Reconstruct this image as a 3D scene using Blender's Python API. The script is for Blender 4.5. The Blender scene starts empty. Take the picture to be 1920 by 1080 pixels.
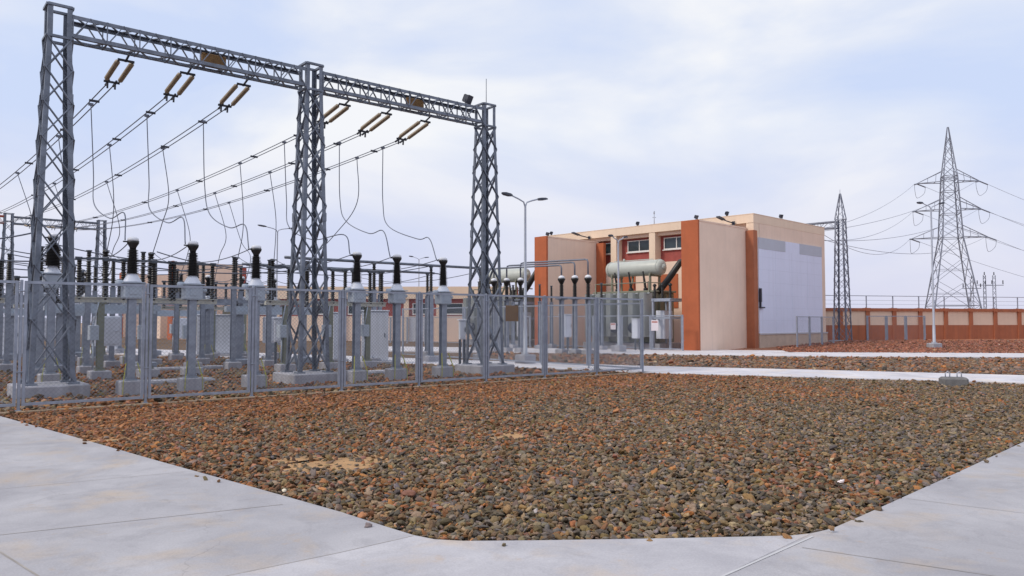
import bpy, math, random
from mathutils import Vector, Matrix, noise
R = math.radians
random.seed(7)
scene = bpy.context.scene
COL = scene.collection

# ------------------------------------------------------------------ camera model
CAM = Vector((0, 0, 1.65)); F = 1440.0; PITCH = math.atan(64 / F)
def ray(px, py):
    a = (px - 960) / F; b = (540 - py) / F
    return Vector((a, math.cos(PITCH) - b * math.sin(PITCH), math.sin(PITCH) + b * math.cos(PITCH)))
def G(px, py, z=0.0):
    d = ray(px, py); k = (z - CAM.z) / d.z
    p = CAM + d * k
    return Vector((p.x, p.y, z))
def at(px, py, depth):
    d = ray(px, py); return CAM + d * (depth / d.y)

cam = bpy.data.cameras.new('camera'); camo = bpy.data.objects.new('camera', cam); COL.objects.link(camo)
camo.location = CAM; camo.rotation_euler = (R(90) + PITCH, 0, 0)
cam.sensor_width = 36; cam.lens = 27; cam.clip_end = 3000
scene.camera = camo

# site axes: local x runs along the fence, local y into the yard
U = Vector((0.768, 0.640, 0)).normalized(); V = Vector((-U.y, U.x, 0)); RU = math.atan2(U.y, U.x)
L0 = Vector((-10.12, 17.35, 0))
def P(t, v, z=0.0): return L0 + U * t + V * v + Vector((0, 0, z))
# building axes
BU = Vector((0.713, 0.701, 0)).normalized(); BV = Vector((-BU.y, BU.x, 0)); RB = math.atan2(BU.y, BU.x)
C0 = Vector((15.0, 47.5, 0))
def B(a, b, z=0.0): return C0 + BU * a + BV * b + Vector((0, 0, z))

# ------------------------------------------------------------------ materials
def new_mat(name):
    m = bpy.data.materials.new(name); m.use_nodes = True
    nt = m.node_tree; return m, nt, nt.nodes['Principled BSDF']
def mat(name, col, rough=0.7, metal=0.0, var=0.25, scale=3.0, bump=0.0, bscale=40.0, col2=None, spots=None):
    m, nt, b = new_mat(name); N = nt.nodes; Lk = nt.links
    tc = N.new('ShaderNodeTexCoord')
    n = N.new('ShaderNodeTexNoise'); n.inputs['Scale'].default_value = scale; n.inputs['Detail'].default_value = 6
    n.inputs['Roughness'].default_value = 0.65
    Lk.new(tc.outputs['Object'], n.inputs['Vector'])
    r = N.new('ShaderNodeValToRGB'); r.color_ramp.elements[0].position = 0.3; r.color_ramp.elements[1].position = 0.7
    lo = [c * (1 - var) for c in col]; hi = [min(1, c * (1 + var)) for c in col]
    if col2: hi = list(col2); lo = list(col)
    r.color_ramp.elements[0].color = (*lo, 1); r.color_ramp.elements[1].color = (*hi, 1)
    Lk.new(n.outputs['Fac'], r.inputs['Fac'])
    out = r.outputs['Color']
    if spots:
        n2 = N.new('ShaderNodeTexNoise'); n2.inputs['Scale'].default_value = spots[1]; n2.inputs['Detail'].default_value = 4
        Lk.new(tc.outputs['Object'], n2.inputs['Vector'])
        r2 = N.new('ShaderNodeValToRGB'); r2.color_ramp.elements[0].position = spots[2]; r2.color_ramp.elements[1].position = spots[2] + 0.15
        Lk.new(n2.outputs['Fac'], r2.inputs['Fac'])
        mx = N.new('ShaderNodeMix'); mx.data_type = 'RGBA'
        Lk.new(r2.outputs['Color'], mx.inputs['Factor']); Lk.new(out, mx.inputs['A']); mx.inputs['B'].default_value = (*spots[0], 1)
        out = mx.outputs['Result']
    Lk.new(out, b.inputs['Base Color'])
    b.inputs['Roughness'].default_value = rough; b.inputs['Metallic'].default_value = metal
    if bump:
        n3 = N.new('ShaderNodeTexNoise'); n3.inputs['Scale'].default_value = bscale; n3.inputs['Detail'].default_value = 5
        Lk.new(tc.outputs['Object'], n3.inputs['Vector'])
        bp = N.new('ShaderNodeBump'); bp.inputs['Strength'].default_value = bump; bp.inputs['Distance'].default_value = 0.02
        Lk.new(n3.outputs['Fac'], bp.inputs['Height']); Lk.new(bp.outputs['Normal'], b.inputs['Normal'])
    return m

M = {}
def streaks(m, col, k):
    nt = m.node_tree; N = nt.nodes; Lk = nt.links; b = N['Principled BSDF']; src = b.inputs['Base Color'].links[0].from_socket
    tc = N.new('ShaderNodeTexCoord'); mp = N.new('ShaderNodeMapping'); mp.inputs['Scale'].default_value = (2.2, 2.2, 0.16); Lk.new(tc.outputs['Object'], mp.inputs['Vector'])
    n = N.new('ShaderNodeTexNoise'); n.inputs['Scale'].default_value = 1.6; n.inputs['Detail'].default_value = 6; Lk.new(mp.outputs[0], n.inputs['Vector'])
    r = N.new('ShaderNodeMapRange'); r.inputs['From Min'].default_value = .48; r.inputs['From Max'].default_value = .75; r.inputs['To Max'].default_value = k; Lk.new(n.outputs['Fac'], r.inputs['Value'])
    mx = N.new('ShaderNodeMix'); mx.data_type = 'RGBA'; Lk.new(r.outputs[0], mx.inputs['Factor']); Lk.new(src, mx.inputs['A']); mx.inputs['B'].default_value = (*col, 1)
    Lk.new(mx.outputs['Result'], b.inputs['Base Color']); return m
M['steel'] = mat('galvanised_steel', (0.165, 0.185, 0.228), 0.45, 0.4, 0.38, 4)
M['steel_light'] = mat('bright_galvanised_steel', (0.28, 0.31, 0.375), 0.5, 0.25, 0.3, 4)
M['steel_dark'] = mat('weathered_steel', (0.10, 0.115, 0.14), 0.5, 0.4, 0.25, 6)
M['fence_steel'] = mat('fence_steel', (0.31, 0.34, 0.41), 0.5, 0.3, 0.2, 6)
M['wire_mesh'] = mat('chain_link_wire', (0.20, 0.22, 0.27), 0.55, 0.3, 0.1, 3)
M['cable'] = mat('aluminium_cable', (0.15, 0.165, 0.21), 0.5, 0.3, 0.15, 2)
M['fitting'] = mat('forged_fitting', (0.05, 0.055, 0.07), 0.5, 0.4, 0.2, 8)
M['black_ins'] = mat('black_silicone_insulator', (0.010, 0.009, 0.010), 0.45, 0, 0.3, 8)
M['brown_ins'] = mat('brown_porcelain_insulator', (0.28, 0.215, 0.145), 0.35, 0, 0.2, 5)
M['box_grey'] = mat('grey_painted_box', (0.38, 0.43, 0.50), 0.5, 0.0, 0.1, 3)
M['cab'] = mat('pale_cabinet_paint', (0.62, 0.65, 0.73), 0.45, 0.0, 0.06, 2)
M['white'] = mat('white_cap', (0.75, 0.76, 0.8), 0.5, 0, 0.05, 4)
M['conc'] = mat('concrete_block', (0.36, 0.36, 0.40), 0.9, 0, 0.18, 4, 0.3, 30)
M['conc_dark'] = mat('dark_concrete_block', (0.17, 0.165, 0.165), 0.9, 0, 0.25, 4, 0.4, 30)
M['strap'] = mat('earthing_strap_yellow_green', (0.42, 0.42, 0.06), 0.5, 0, 0.3, 6)
M['olive'] = mat('olive_steel', (0.20, 0.21, 0.16), 0.55, 0.1, 0.2, 4)
M['cream_steel'] = mat('cream_channel', (0.50, 0.50, 0.44), 0.55, 0.1, 0.15, 4)
M['beige'] = mat('beige_plaster', (0.80, 0.61, 0.49), 0.9, 0, 0.06, 0.6, 0.15, 60)
M['beige_light'] = mat('pale_beige_plaster', (0.78, 0.61, 0.47), 0.9, 0, 0.05, 0.6, 0.15, 60)
M['orange'] = mat('terracotta_paint', (0.43, 0.115, 0.045), 0.85, 0, 0.10, 1.2, 0.15, 60)
M['brown'] = mat('brown_and_shaded_terracotta', (0.40, 0.135, 0.065), 0.85, 0, 0.12, 1.2, 0.15, 60)
M['maroon'] = mat('maroon_brick_paint', (0.30, 0.07, 0.06), 0.85, 0, 0.15, 3, 0.2, 50)
M['panel'] = mat('white_cladding', (0.69, 0.72, 0.88), 0.6, 0, 0.035, 0.5)
M['panel_grey'] = mat('grey_cladding', (0.46, 0.48, 0.55), 0.6, 0, 0.05, 1)
M['panel_seam'] = mat('cladding_seam', (0.64, 0.67, 0.81), 0.7, 0, 0.05, 1)
M['plinth'] = mat('plinth_stone', (0.52, 0.41, 0.33), 0.9, 0, 0.1, 2)
M['glass'] = mat('dark_window_glass', (0.03, 0.045, 0.055), 0.12, 0, 0.2, 1)
M['winframe'] = mat('white_window_frame', (0.72, 0.70, 0.68), 0.5, 0, 0.05, 3)
M['radiator'] = mat('pale_radiator_paint', (0.40, 0.42, 0.41), 0.45, 0, 0.1, 2)
M['tank'] = mat('grey_green_transformer_paint', (0.19, 0.19, 0.14), 0.45, 0, 0.1, 2)
M['conserv'] = mat('pale_conservator_paint', (0.46, 0.48, 0.44), 0.4, 0, 0.08, 1.5)
M['red'] = mat('red_oxide_paint', (0.40, 0.085, 0.05), 0.6, 0, 0.15, 3)
M['lamp'] = mat('grey_lamp_post', (0.42, 0.45, 0.52), 0.5, 0.1, 0.08, 3)
M['lamp_dark'] = mat('dark_lamp_head', (0.035, 0.04, 0.06), 0.5, 0.1, 0.2, 3)
M['rust_plate'] = mat('rusty_brown_plate', (0.16, 0.085, 0.035), 0.7, 0.1, 0.3, 8, col2=(0.30, 0.17, 0.06))
M['sign_white'] = mat('white_notice', (0.68, 0.62, 0.66), 0.6, 0, 0.06, 10)
M['pylon'] = mat('hazed_pylon_steel', (0.20, 0.22, 0.28), 0.6, 0.2, 0.1, 0.5)  # paled blue-grey steel, distance haze is put into the colour

for nm, c_, k_ in (('beige', (0.60, 0.46, 0.38), .28), ('beige_light', (0.62, 0.48, 0.37), .28), ('orange', (0.35, 0.10, 0.045), .4), ('brown', (0.27, 0.10, 0.06), .7), ('panel', (0.58, 0.60, 0.72), .3), ('conc', (0.17, 0.165, 0.17), .6), ('steel', (0.085, 0.10, 0.125), .6), ('cab', (0.40, 0.43, 0.48), .5)): streaks(M[nm], c_, k_)
# ground materials (world coordinates, objects sit at the origin)
M['sand'] = mat('sand_ground', (0.36, 0.24, 0.15), 0.95, 0, 0.2, 0.5, 0.4, 8)
M['bed_soil'] = mat('shade_darkened_bed_soil', (0.030, 0.019, 0.010), 0.95, 0, 0.3, 1.3, 0.6, 25, col2=(0.055, 0.034, 0.018))  # soil coloured extra dark to paint in shade between the stones
M['soil'] = mat('gravel_soil', (0.085, 0.052, 0.028), 0.95, 0, 0.3, 1.3, 0.6, 25, col2=(0.16, 0.088, 0.04))
M['red_soil'] = mat('red_gravel', (0.30, 0.115, 0.055), 0.95, 0, 0.3, 2.2, 0.9, 9, col2=(0.46, 0.19, 0.10), spots=((0.20, 0.12, 0.08), 9, 0.56))
M['kerb'] = mat('sandy_kerb', (0.36, 0.255, 0.165), 0.95, 0, 0.2, 2, 0.4, 25)
M['sand_patch'] = mat('orange_sand', (0.42, 0.245, 0.115), 0.95, 0, 0.2, 3, 0.5, 20)
def mat_pave(nm='pavement_concrete', k=1.0):
    m, nt, b = new_mat(nm); N = nt.nodes; Lk = nt.links
    tc = N.new('ShaderNodeTexCoord')
    def noi(s, d=6, rgh=0.6, dist=0.0):
        n = N.new('ShaderNodeTexNoise'); n.inputs['Scale'].default_value = s; n.inputs['Detail'].default_value = d
        n.inputs['Roughness'].default_value = rgh; n.inputs['Distortion'].default_value = dist
        Lk.new(tc.outputs['Object'], n.inputs['Vector']); return n
    def ramp(n, p0, p1, c0, c1):
        r = N.new('ShaderNodeValToRGB'); e = r.color_ramp.elements
        e[0].position = p0; e[1].position = p1; e[0].color = (*c0, 1); e[1].color = (*c1, 1)
        Lk.new(n.outputs['Fac'], r.inputs['Fac']); return r
    def mix(f, a, bcol, k=1.0, mode='MIX'):
        mx = N.new('ShaderNodeMix'); mx.data_type = 'RGBA'; mx.blend_type = mode
        ml = N.new('ShaderNodeMath'); ml.operation = 'MULTIPLY'; ml.inputs[1].default_value = k
        Lk.new(f, ml.inputs[0]); Lk.new(ml.outputs[0], mx.inputs['Factor']); Lk.new(a, mx.inputs['A'])
        if isinstance(bcol, tuple): mx.inputs['B'].default_value = (*bcol, 1)
        else: Lk.new(bcol, mx.inputs['B'])
        return mx.outputs['Result']
    base = ramp(noi(0.7, 8, 0.62, 0.6), 0.32, 0.70, (0.385, 0.375, 0.405), (0.57, 0.555, 0.58)).outputs['Color']
    w = ramp(noi(1.15, 5, 0.6, 0.3), 0.52, 0.72, (0, 0, 0), (1, 1, 1)).outputs['Color']
    base = mix(w, base, (0.56, 0.46, 0.37), 0.85)
    s = ramp(noi(4.5, 5, 0.6), 0.62, 0.74, (0, 0, 0), (1, 1, 1)).outputs['Color']
    base = mix(s, base, (0.50, 0.37, 0.26), 0.6)
    g = ramp(noi(2.1, 8, 0.75, 1.0), 0.50, 0.70, (0, 0, 0), (1, 1, 1)).outputs['Color']
    base = mix(g, base, (0.33, 0.32, 0.345), 0.6)
    f = ramp(noi(60, 3, 0.7), 0.35, 0.7, (0.90 * k, 0.90 * k, 0.90 * k), (1.06 * k, 1.06 * k, 1.06 * k)).outputs['Color']
    nd = noi(1.6, 5, 0.6); vm = N.new('ShaderNodeVectorMath'); vm.operation = 'MULTIPLY_ADD'; vm.inputs[1].default_value = (.5, .5, .5)
    Lk.new(nd.outputs['Color'], vm.inputs[0]); Lk.new(tc.outputs['Object'], vm.inputs[2])
    vo = N.new('ShaderNodeTexVoronoi'); vo.feature = 'DISTANCE_TO_EDGE'; vo.inputs['Scale'].default_value = .33; Lk.new(vm.outputs[0], vo.inputs['Vector'])
    cr_ = N.new('ShaderNodeMapRange'); cr_.inputs['From Min'].default_value = 0.0007; cr_.inputs['From Max'].default_value = 0.0022; cr_.inputs['To Min'].default_value = 1; cr_.inputs['To Max'].default_value = 0
    Lk.new(vo.outputs['Distance'], cr_.inputs['Value'])
    gm = ramp(noi(.45, 3), 0.50, 0.56, (0, 0, 0), (1, 1, 1)); ml_ = N.new('ShaderNodeMath'); ml_.operation = 'MULTIPLY'; Lk.new(cr_.outputs[0], ml_.inputs[0]); Lk.new(gm.outputs['Color'], ml_.inputs[1])
    base = mix(ml_.outputs[0], base, (0.26, 0.24, 0.23), 0.35)
    mm = N.new('ShaderNodeMix'); mm.data_type = 'RGBA'; mm.blend_type = 'MULTIPLY'; mm.inputs['Factor'].default_value = 1
    Lk.new(base, mm.inputs['A']); Lk.new(f, mm.inputs['B'])
    Lk.new(mm.outputs['Result'], b.inputs['Base Color']); b.inputs['Roughness'].default_value = 0.8
    bp = N.new('ShaderNodeBump'); bp.inputs['Strength'].default_value = 0.15; bp.inputs['Distance'].default_value = 0.01
    Lk.new(noi(35, 5).outputs['Fac'], bp.inputs['Height']); Lk.new(bp.outputs['Normal'], b.inputs['Normal'])
    return m
M['pave'] = mat_pave('pavement_concrete', 0.86); M['pave_pale'] = mat_pave('pale_front_concrete', 1.0); M['road'] = mat_pave('road_concrete', 1.3)
M['joint'] = mat('pavement_joint', (0.34, 0.31, 0.285), 0.95, 0, 0.2, 3)
M['joint_pale'] = mat('pale_pavement_joint', (0.52, 0.515, 0.53), 0.95, 0, 0.1, 3)

# ------------------------------------------------------------------ mesh builder
class MB:
    def __init__(s): s.v = []; s.f = []; s.sm = []; s.mi = []
    def add(s, vs, fs, smooth=False, mi=0):
        o = len(s.v); s.v += [Vector(p) for p in vs]
        for f in fs: s.f.append([o + i for i in f]); s.sm.append(smooth); s.mi.append(mi)
        return s
    def box(s, c, d, rot=None, mi=0):
        c = Vector(c); x, y, z = d[0] / 2, d[1] / 2, d[2] / 2
        vs = [Vector((a * x, b * y, e * z)) for e in (-1, 1) for b in (-1, 1) for a in (-1, 1)]
        if rot is not None: vs = [rot @ q for q in vs]
        return s.add([c + q for q in vs], [(0, 2, 3, 1), (4, 5, 7, 6), (0, 1, 5, 4), (2, 6, 7, 3), (0, 4, 6, 2), (1, 3, 7, 5)], mi=mi)
    def bbox(s, c, d, bev=0.02, mi=0):          # box with chamfered vertical edges and top
        c = Vector(c); x, y, z = d[0] / 2, d[1] / 2, d[2] / 2; b = bev
        def ring(X, Y, e, zz): return [(X - e, -Y, zz), (X, -Y + e, zz), (X, Y - e, zz), (X - e, Y, zz), (-X + e, Y, zz), (-X, Y - e, zz), (-X, -Y + e, zz), (-X + e, -Y, zz)]
        rings = [ring(x, y, b, -z), ring(x, y, b, z - b), ring(x - b, y - b, b * .6, z)]
        vs = [c + Vector(p) for r_ in rings for p in r_]; fs = []
        for k in range(2):
            for i in range(8):
                j = (i + 1) % 8; fs.append((k * 8 + i, k * 8 + j, k * 8 + 8 + j, k * 8 + 8 + i))
        fs.append(tuple(range(16, 24))); fs.append(tuple(reversed(range(8))))
        return s.add(vs, fs, mi=mi)
    def prism(s, p, q, sec, ax, ay, smooth=False, caps=True, mi=0):
        p = Vector(p); q = Vector(q); n = len(sec)
        vs = [p + ax * a + ay * b for a, b in sec] + [q + ax * a + ay * b for a, b in sec]
        fs = [(i, (i + 1) % n, n + (i + 1) % n, n + i) for i in range(n)]
        if caps: fs += [tuple(reversed(range(n))), tuple(range(n, 2 * n))]
        return s.add(vs, fs, smooth, mi)
    def frame(s, p, q, up=None):
        d = (Vector(q) - Vector(p)).normalized()
        u0 = Vector(up) if up is not None else (Vector((0, 0, 1)) if abs(d.z) < 0.9 else Vector((1, 0, 0)))
        ax = d.cross(u0); ax.normalize(); ay = ax.cross(d); return ax, ay
    def bar(s, p, q, w, h=None, up=None, mi=0):
        h = h or w; ax, ay = s.frame(p, q, up)
        return s.prism(p, q, [(-w / 2, -h / 2), (w / 2, -h / 2), (w / 2, h / 2), (-w / 2, h / 2)], ax, ay, mi=mi)
    def angle(s, p, q, a, th, ax, ay):
        return s.prism(p, q, [(0, 0), (a, 0), (a, th), (th, th), (th, a), (0, a)], Vector(ax), Vector(ay))
    def rod(s, p, q, r, n=8, caps=True, smooth=True):
        ax, ay = s.frame(p, q)
        return s.prism(p, q, [(r * math.cos(2 * math.pi * i / n), r * math.sin(2 * math.pi * i / n)) for i in range(n)], ax, ay, smooth, caps)
    def tube(s, pts, r, n=6):
        pts = [Vector(p) for p in pts]; rings = []; prev = None
        for i, p in enumerate(pts):
            d = (pts[min(i + 1, len(pts) - 1)] - pts[max(i - 1, 0)]).normalized()
            if prev is None: prev = Vector((0, 0, 1)) if abs(d.z) < 0.9 else Vector((1, 0, 0))
            ax = (prev - d * prev.dot(d)).normalized(); ay = d.cross(ax); prev = ax
            rings += [p + ax * (r * math.cos(2 * math.pi * k / n)) + ay * (r * math.sin(2 * math.pi * k / n)) for k in range(n)]
        m = len(pts)
        fs = [(i * n + k, i * n + (k + 1) % n, (i + 1) * n + (k + 1) % n, (i + 1) * n + k) for i in range(m - 1) for k in range(n)]
        fs += [tuple(reversed(range(n))), tuple((m - 1) * n + k for k in range(n))]
        return s.add(rings, fs, True)
    def lathe(s, prof, n=12, o=(0, 0, 0), mat3=None, smooth=True):   # prof: (r, z) list, axis local z
        o = Vector(o); vs = []
        for r_, z in prof:
            for k in range(n):
                q = Vector((r_ * math.cos(2 * math.pi * k / n), r_ * math.sin(2 * math.pi * k / n), z))
                vs.append(o + (mat3 @ q if mat3 is not None else q))
        m = len(prof)
        fs = [(i * n + k, i * n + (k + 1) % n, (i + 1) * n + (k + 1) % n, (i + 1) * n + k) for i in range(m - 1) for k in range(n)]
        fs += [tuple(reversed(range(n))), tuple((m - 1) * n + k for k in range(n))]
        return s.add(vs, fs, smooth)
    def build(s, name, m, parent=None, origin=None, label=None):
        me = bpy.data.meshes.new(name); o_ = Vector(origin) if origin is not None else Vector((0, 0, 0))
        me.from_pydata([tuple(p - o_) for p in s.v], [], s.f)
        me.polygons.foreach_set('use_smooth', s.sm); me.polygons.foreach_set('material_index', s.mi)
        for mm in (m if isinstance(m, (list, tuple)) else [m]): me.materials.append(mm)
        me.update()
        ob = bpy.data.objects.new(name, me); COL.objects.link(ob); ob.location = o_
        if parent is not None: ob.parent = parent
        if label: ob['label'] = label
        return ob

def tag(o, label, cat, group=None):
    o['label'] = label; o['category'] = cat
    if group: o['group'] = group
    return o
def thing(name, label, cat, loc=(0, 0, 0), rz=0.0, group=None):
    o = bpy.data.objects.new(name, None); COL.objects.link(o); o.empty_display_size = 0.3
    o.location = loc; o.rotation_euler = (0, 0, rz); return tag(o, label, cat, group)
def structure(o): o['kind'] = 'structure'; return o
def copy_tree(o, loc=None, rz=None, label=None, parent=None):
    c = o.copy(); COL.objects.link(c)
    if parent is not None: c.parent = parent
    if loc is not None: c.location = loc
    if rz is not None: c.rotation_euler = (0, 0, rz)
    if label: c['label'] = label
    for ch in list(o.children): copy_tree(ch, parent=c)
    return c
ORD = ['first', 'second', 'third', 'fourth', 'fifth', 'sixth', 'seventh', 'eighth', 'ninth', 'tenth']
Zv = Vector((0, 0, 1)); Xv = Vector((1, 0, 0)); Yv = Vector((0, 1, 0))

def shed_profile(r0, r1, z0, z1, n, skirt=1.5):
    pr = [(r0 * .8, z0)]
    for i in range(n):
        za = z0 + (z1 - z0) * i / n; zb = z0 + (z1 - z0) * (i + 1) / n; rr = r0 + (r1 - r0) * i / n
        pr += [(rr, za + (zb - za) * .15), (rr * skirt, za + (zb - za) * .35), (rr * skirt * .97, za + (zb - za) * .45), (rr, za + (zb - za) * .8)]
    pr.append((r1 * .8, z1)); return pr
def crom(pts, n=8):
    pts = [Vector(p) for p in pts]; out = []
    q = [pts[0] * 2 - pts[1]] + pts + [pts[-1] * 2 - pts[-2]]
    for i in range(1, len(q) - 2):
        a, b, c, d = q[i - 1], q[i], q[i + 1], q[i + 2]
        for k in range(n):
            t = k / n
            out.append(0.5 * ((2 * b) + (c - a) * t + (2 * a - 5 * b + 4 * c - d) * t * t + (3 * b - a - 3 * c + d) * t ** 3))
    out.append(pts[-1]); return out
def sagline(p, q, sag, n=24):
    p = Vector(p); q = Vector(q)
    return [p.lerp(q, i / n) - Zv * (4 * sag * (i / n) * (1 - i / n)) for i in range(n + 1)]

# ------------------------------------------------------------------ world and sun
SUN_AZ = Vector((-0.93, -0.36, 0)).normalized(); SUN_EL = R(43)
w = bpy.data.worlds.new('World'); scene.world = w; w.use_nodes = True
nt = w.node_tree; N = nt.nodes; Lk = nt.links; N.clear()
out = N.new('ShaderNodeOutputWorld')
sky = N.new('ShaderNodeTexSky'); sky.sky_type = 'NISHITA'; sky.sun_disc = False
sky.sun_elevation = SUN_EL; sky.sun_rotation = math.atan2(SUN_AZ.x, SUN_AZ.y); sky.dust_density = 2.0
bg1 = N.new('ShaderNodeBackground'); bg1.inputs['Strength'].default_value = 0.13; Lk.new(sky.outputs['Color'], bg1.inputs['Color'])
tc = N.new('ShaderNodeTexCoord')
mp = N.new('ShaderNodeMapping'); mp.inputs['Scale'].default_value = (1.0, 1.0, 2.6); mp.inputs['Location'].default_value = (7.7, 4.1, 0.6)
mp.inputs['Rotation'].default_value = (0, R(-10), 0)
Lk.new(tc.outputs['Generated'], mp.inputs['Vector'])
n1 = N.new('ShaderNodeTexNoise'); n1.inputs['Scale'].default_value = 2.6; n1.inputs['Detail'].default_value = 9; n1.inputs['Roughness'].default_value = 0.50
n1.inputs['Distortion'].default_value = 0.35
Lk.new(mp.outputs['Vector'], n1.inputs['Vector'])
cr = N.new('ShaderNodeValToRGB'); e = cr.color_ramp.elements
e[0].position = 0.36; e[0].color = (0.635, 0.735, 0.975, 1)
e[1].position = 0.63; e[1].color = (0.955, 0.965, 0.995, 1)
e2 = cr.color_ramp.elements.new(0.5); e2.color = (0.765, 0.825, 0.97, 1)
Lk.new(n1.outputs['Fac'], cr.inputs['Fac'])
# thickening of the veil towards the horizon
sx = N.new('ShaderNodeSeparateXYZ'); Lk.new(tc.outputs['Generated'], sx.inputs[0])
hr = N.new('ShaderNodeMapRange'); hr.inputs['From Min'].default_value = 0.0; hr.inputs['From Max'].default_value = 0.24
hr.inputs['To Min'].default_value = 0.92; hr.inputs['To Max'].default_value = 0.0; Lk.new(sx.outputs['Z'], hr.inputs['Value'])
hm = N.new('ShaderNodeMix'); hm.data_type = 'RGBA'; Lk.new(hr.outputs['Result'], hm.inputs['Factor'])
Lk.new(cr.outputs['Color'], hm.inputs['A']); hm.inputs['B'].default_value = (0.70, 0.705, 0.89, 1)
bg2 = N.new('ShaderNodeBackground'); bg2.inputs['Strength'].default_value = 1.0; Lk.new(hm.outputs['Result'], bg2.inputs['Color'])
mxs = N.new('ShaderNodeMixShader'); mxs.inputs['Fac'].default_value = 0.94
Lk.new(bg1.outputs[0], mxs.inputs[1]); Lk.new(bg2.outputs[0], mxs.inputs[2]); Lk.new(mxs.outputs[0], out.inputs['Surface'])

sl = bpy.data.lights.new('sun', 'SUN'); sl.energy = 2.0; sl.angle = R(11); sl.color = (1.0, 0.90, 0.76)
so = bpy.data.objects.new('sun', sl); COL.objects.link(so); so.location = (-20, -10, 30)
sdir = Vector((SUN_AZ.x * math.cos(SUN_EL), SUN_AZ.y * math.cos(SUN_EL), math.sin(SUN_EL)))
so.rotation_euler = (-sdir).to_track_quat('-Z', 'Y').to_euler()
vs = scene.view_settings; vs.view_transform = 'Standard'; vs.look = 'None'; vs.exposure = 0.0; vs.gamma = 1.0; vs.use_curve_mapping = False

# ------------------------------------------------------------------ ground
def sheet(name, pts, m, z):
    b = MB(); b.add([(p[0], p[1], z) for p in pts], [tuple(range(len(pts)))]); return structure(b.build(name, m))
def slab(name, pts, m, z, th):
    b = MB(); n = len(pts)
    b.add([(p[0], p[1], z) for p in pts] + [(p[0], p[1], z - th) for p in pts],
          [tuple(range(n))] + [(i, n + i, n + (i + 1) % n, (i + 1) % n) for i in range(n)])
    return b
def ccw(pts):
    a = sum(pts[i][0] * pts[(i + 1) % len(pts)][1] - pts[(i + 1) % len(pts)][0] * pts[i][1] for i in range(len(pts)))
    return pts if a > 0 else pts[::-1]
sheet('ground', [(-900, -200), (900, -200), (900, 1500), (-900, 1500)], M['sand'], -0.09)

FC = Vector((4.33, 25.5, 0))                       # corner post of the front fence
FU = U; FSTEP = 2.19
def FP(k): return FC - FU * (FSTEP * k)
bed_front = [G(*p) for p in [(0, 780), (150, 822), (300, 865), (470, 912), (640, 960), (720, 986), (775, 1003), (815, 1011), (870, 1014), (1000, 1013),
                             (1200, 1010), (1400, 1006), (1480, 1004), (1520, 1000), (1560, 991), (1620, 965), (1760, 902), (1920, 828)]]
d_r = (bed_front[-1] - bed_front[-2]).normalized()
d_l = (bed_front[0] - bed_front[1]).normalized()
right_far = bed_front[-1] + d_r * 12.6
road_near_bot = [G(*p) for p in [(335, 668), (1000, 691), (1210, 700), (1500, 707.5), (1920, 719)]]
road_near_top = [G(*p) for p in [(335, 657), (1000, 680), (1210, 687), (1500, 693.5), (1920, 704.5)]]
ext = (road_near_bot[-1] - road_near_bot[-2]).normalized() * 30
road_near_bot.append(road_near_bot[-1] + ext); road_near_top.append(road_near_top[-1] + ext)
extl = (road_near_bot[0] - road_near_bot[1]).normalized() * 12
road_near_bot.insert(0, road_near_bot[0] + extl); road_near_top.insert(0, road_near_top[0] + extl)
left_far = FP(9) - V * 0.25
bed = ccw([left_far] + bed_front + [right_far] + [Vector((12, 21.35, 0)), G(1500, 707.5), G(1210, 700), FC - V * .2])
# paving: everything on the camera side of the bed
pv = [left_far] + bed_front + [right_far, right_far + d_r * 12, Vector((60, 20, 0)), Vector((60, -60, 0)), Vector((-60, -60, 0)), Vector((-60, 8, 0)), Vector((-14, 10.8, 0))]
pv = ccw(pv)
pb = slab('pavement', pv, None, 0.0, 0.08)
_fs = [G(640, 1036), G(772, 1004.5)] + [G(*p) for p in [(815, 1012), (870, 1015), (1000, 1014), (1200, 1011), (1400, 1007), (1480, 1005), (1519, 1001.5)]] + [G(1300, 1105), G(1100, 1200), G(330, 1100)]
pb.add([(p.x, p.y, 0.0015) for p in ccw(_fs)], [tuple(range(len(_fs)))], mi=3)
def joint(p, q, wd, mi):
    p = Vector((p.x, p.y, 0)); q = Vector((q.x, q.y, 0)); d = (q - p).normalized(); n = Vector((-d.y, d.x, 0)) * wd / 2
    vs_ = [p + n, p - n, q - n, q + n]
    pb.add([(a.x, a.y, 0.003) for a in vs_], [(0, 1, 2, 3)], mi=mi)
for a, b_, wd, mi in [((-300, 945), (345, 885), .010, 1), ((-200, 1025), (530, 946), .014, 1), ((0, 1035), (150, 1130), .02, 1), ((330, 1100), (640, 1036), .012, 1),
                      ((640, 1036), (775, 1005), .010, 1), ((1504, 1027), (1990, 1099), .012, 1), ((1524, 1006), (1300, 1105), .03, 2), ((1700, 935), (2100, 985), .010, 1)]:
    joint(G(*a), G(*b_), wd * .7, mi)
structure(pb.build('pavement', [M['pave'], M['joint'], M['joint_pale'], M['pave_pale']]))

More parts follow.
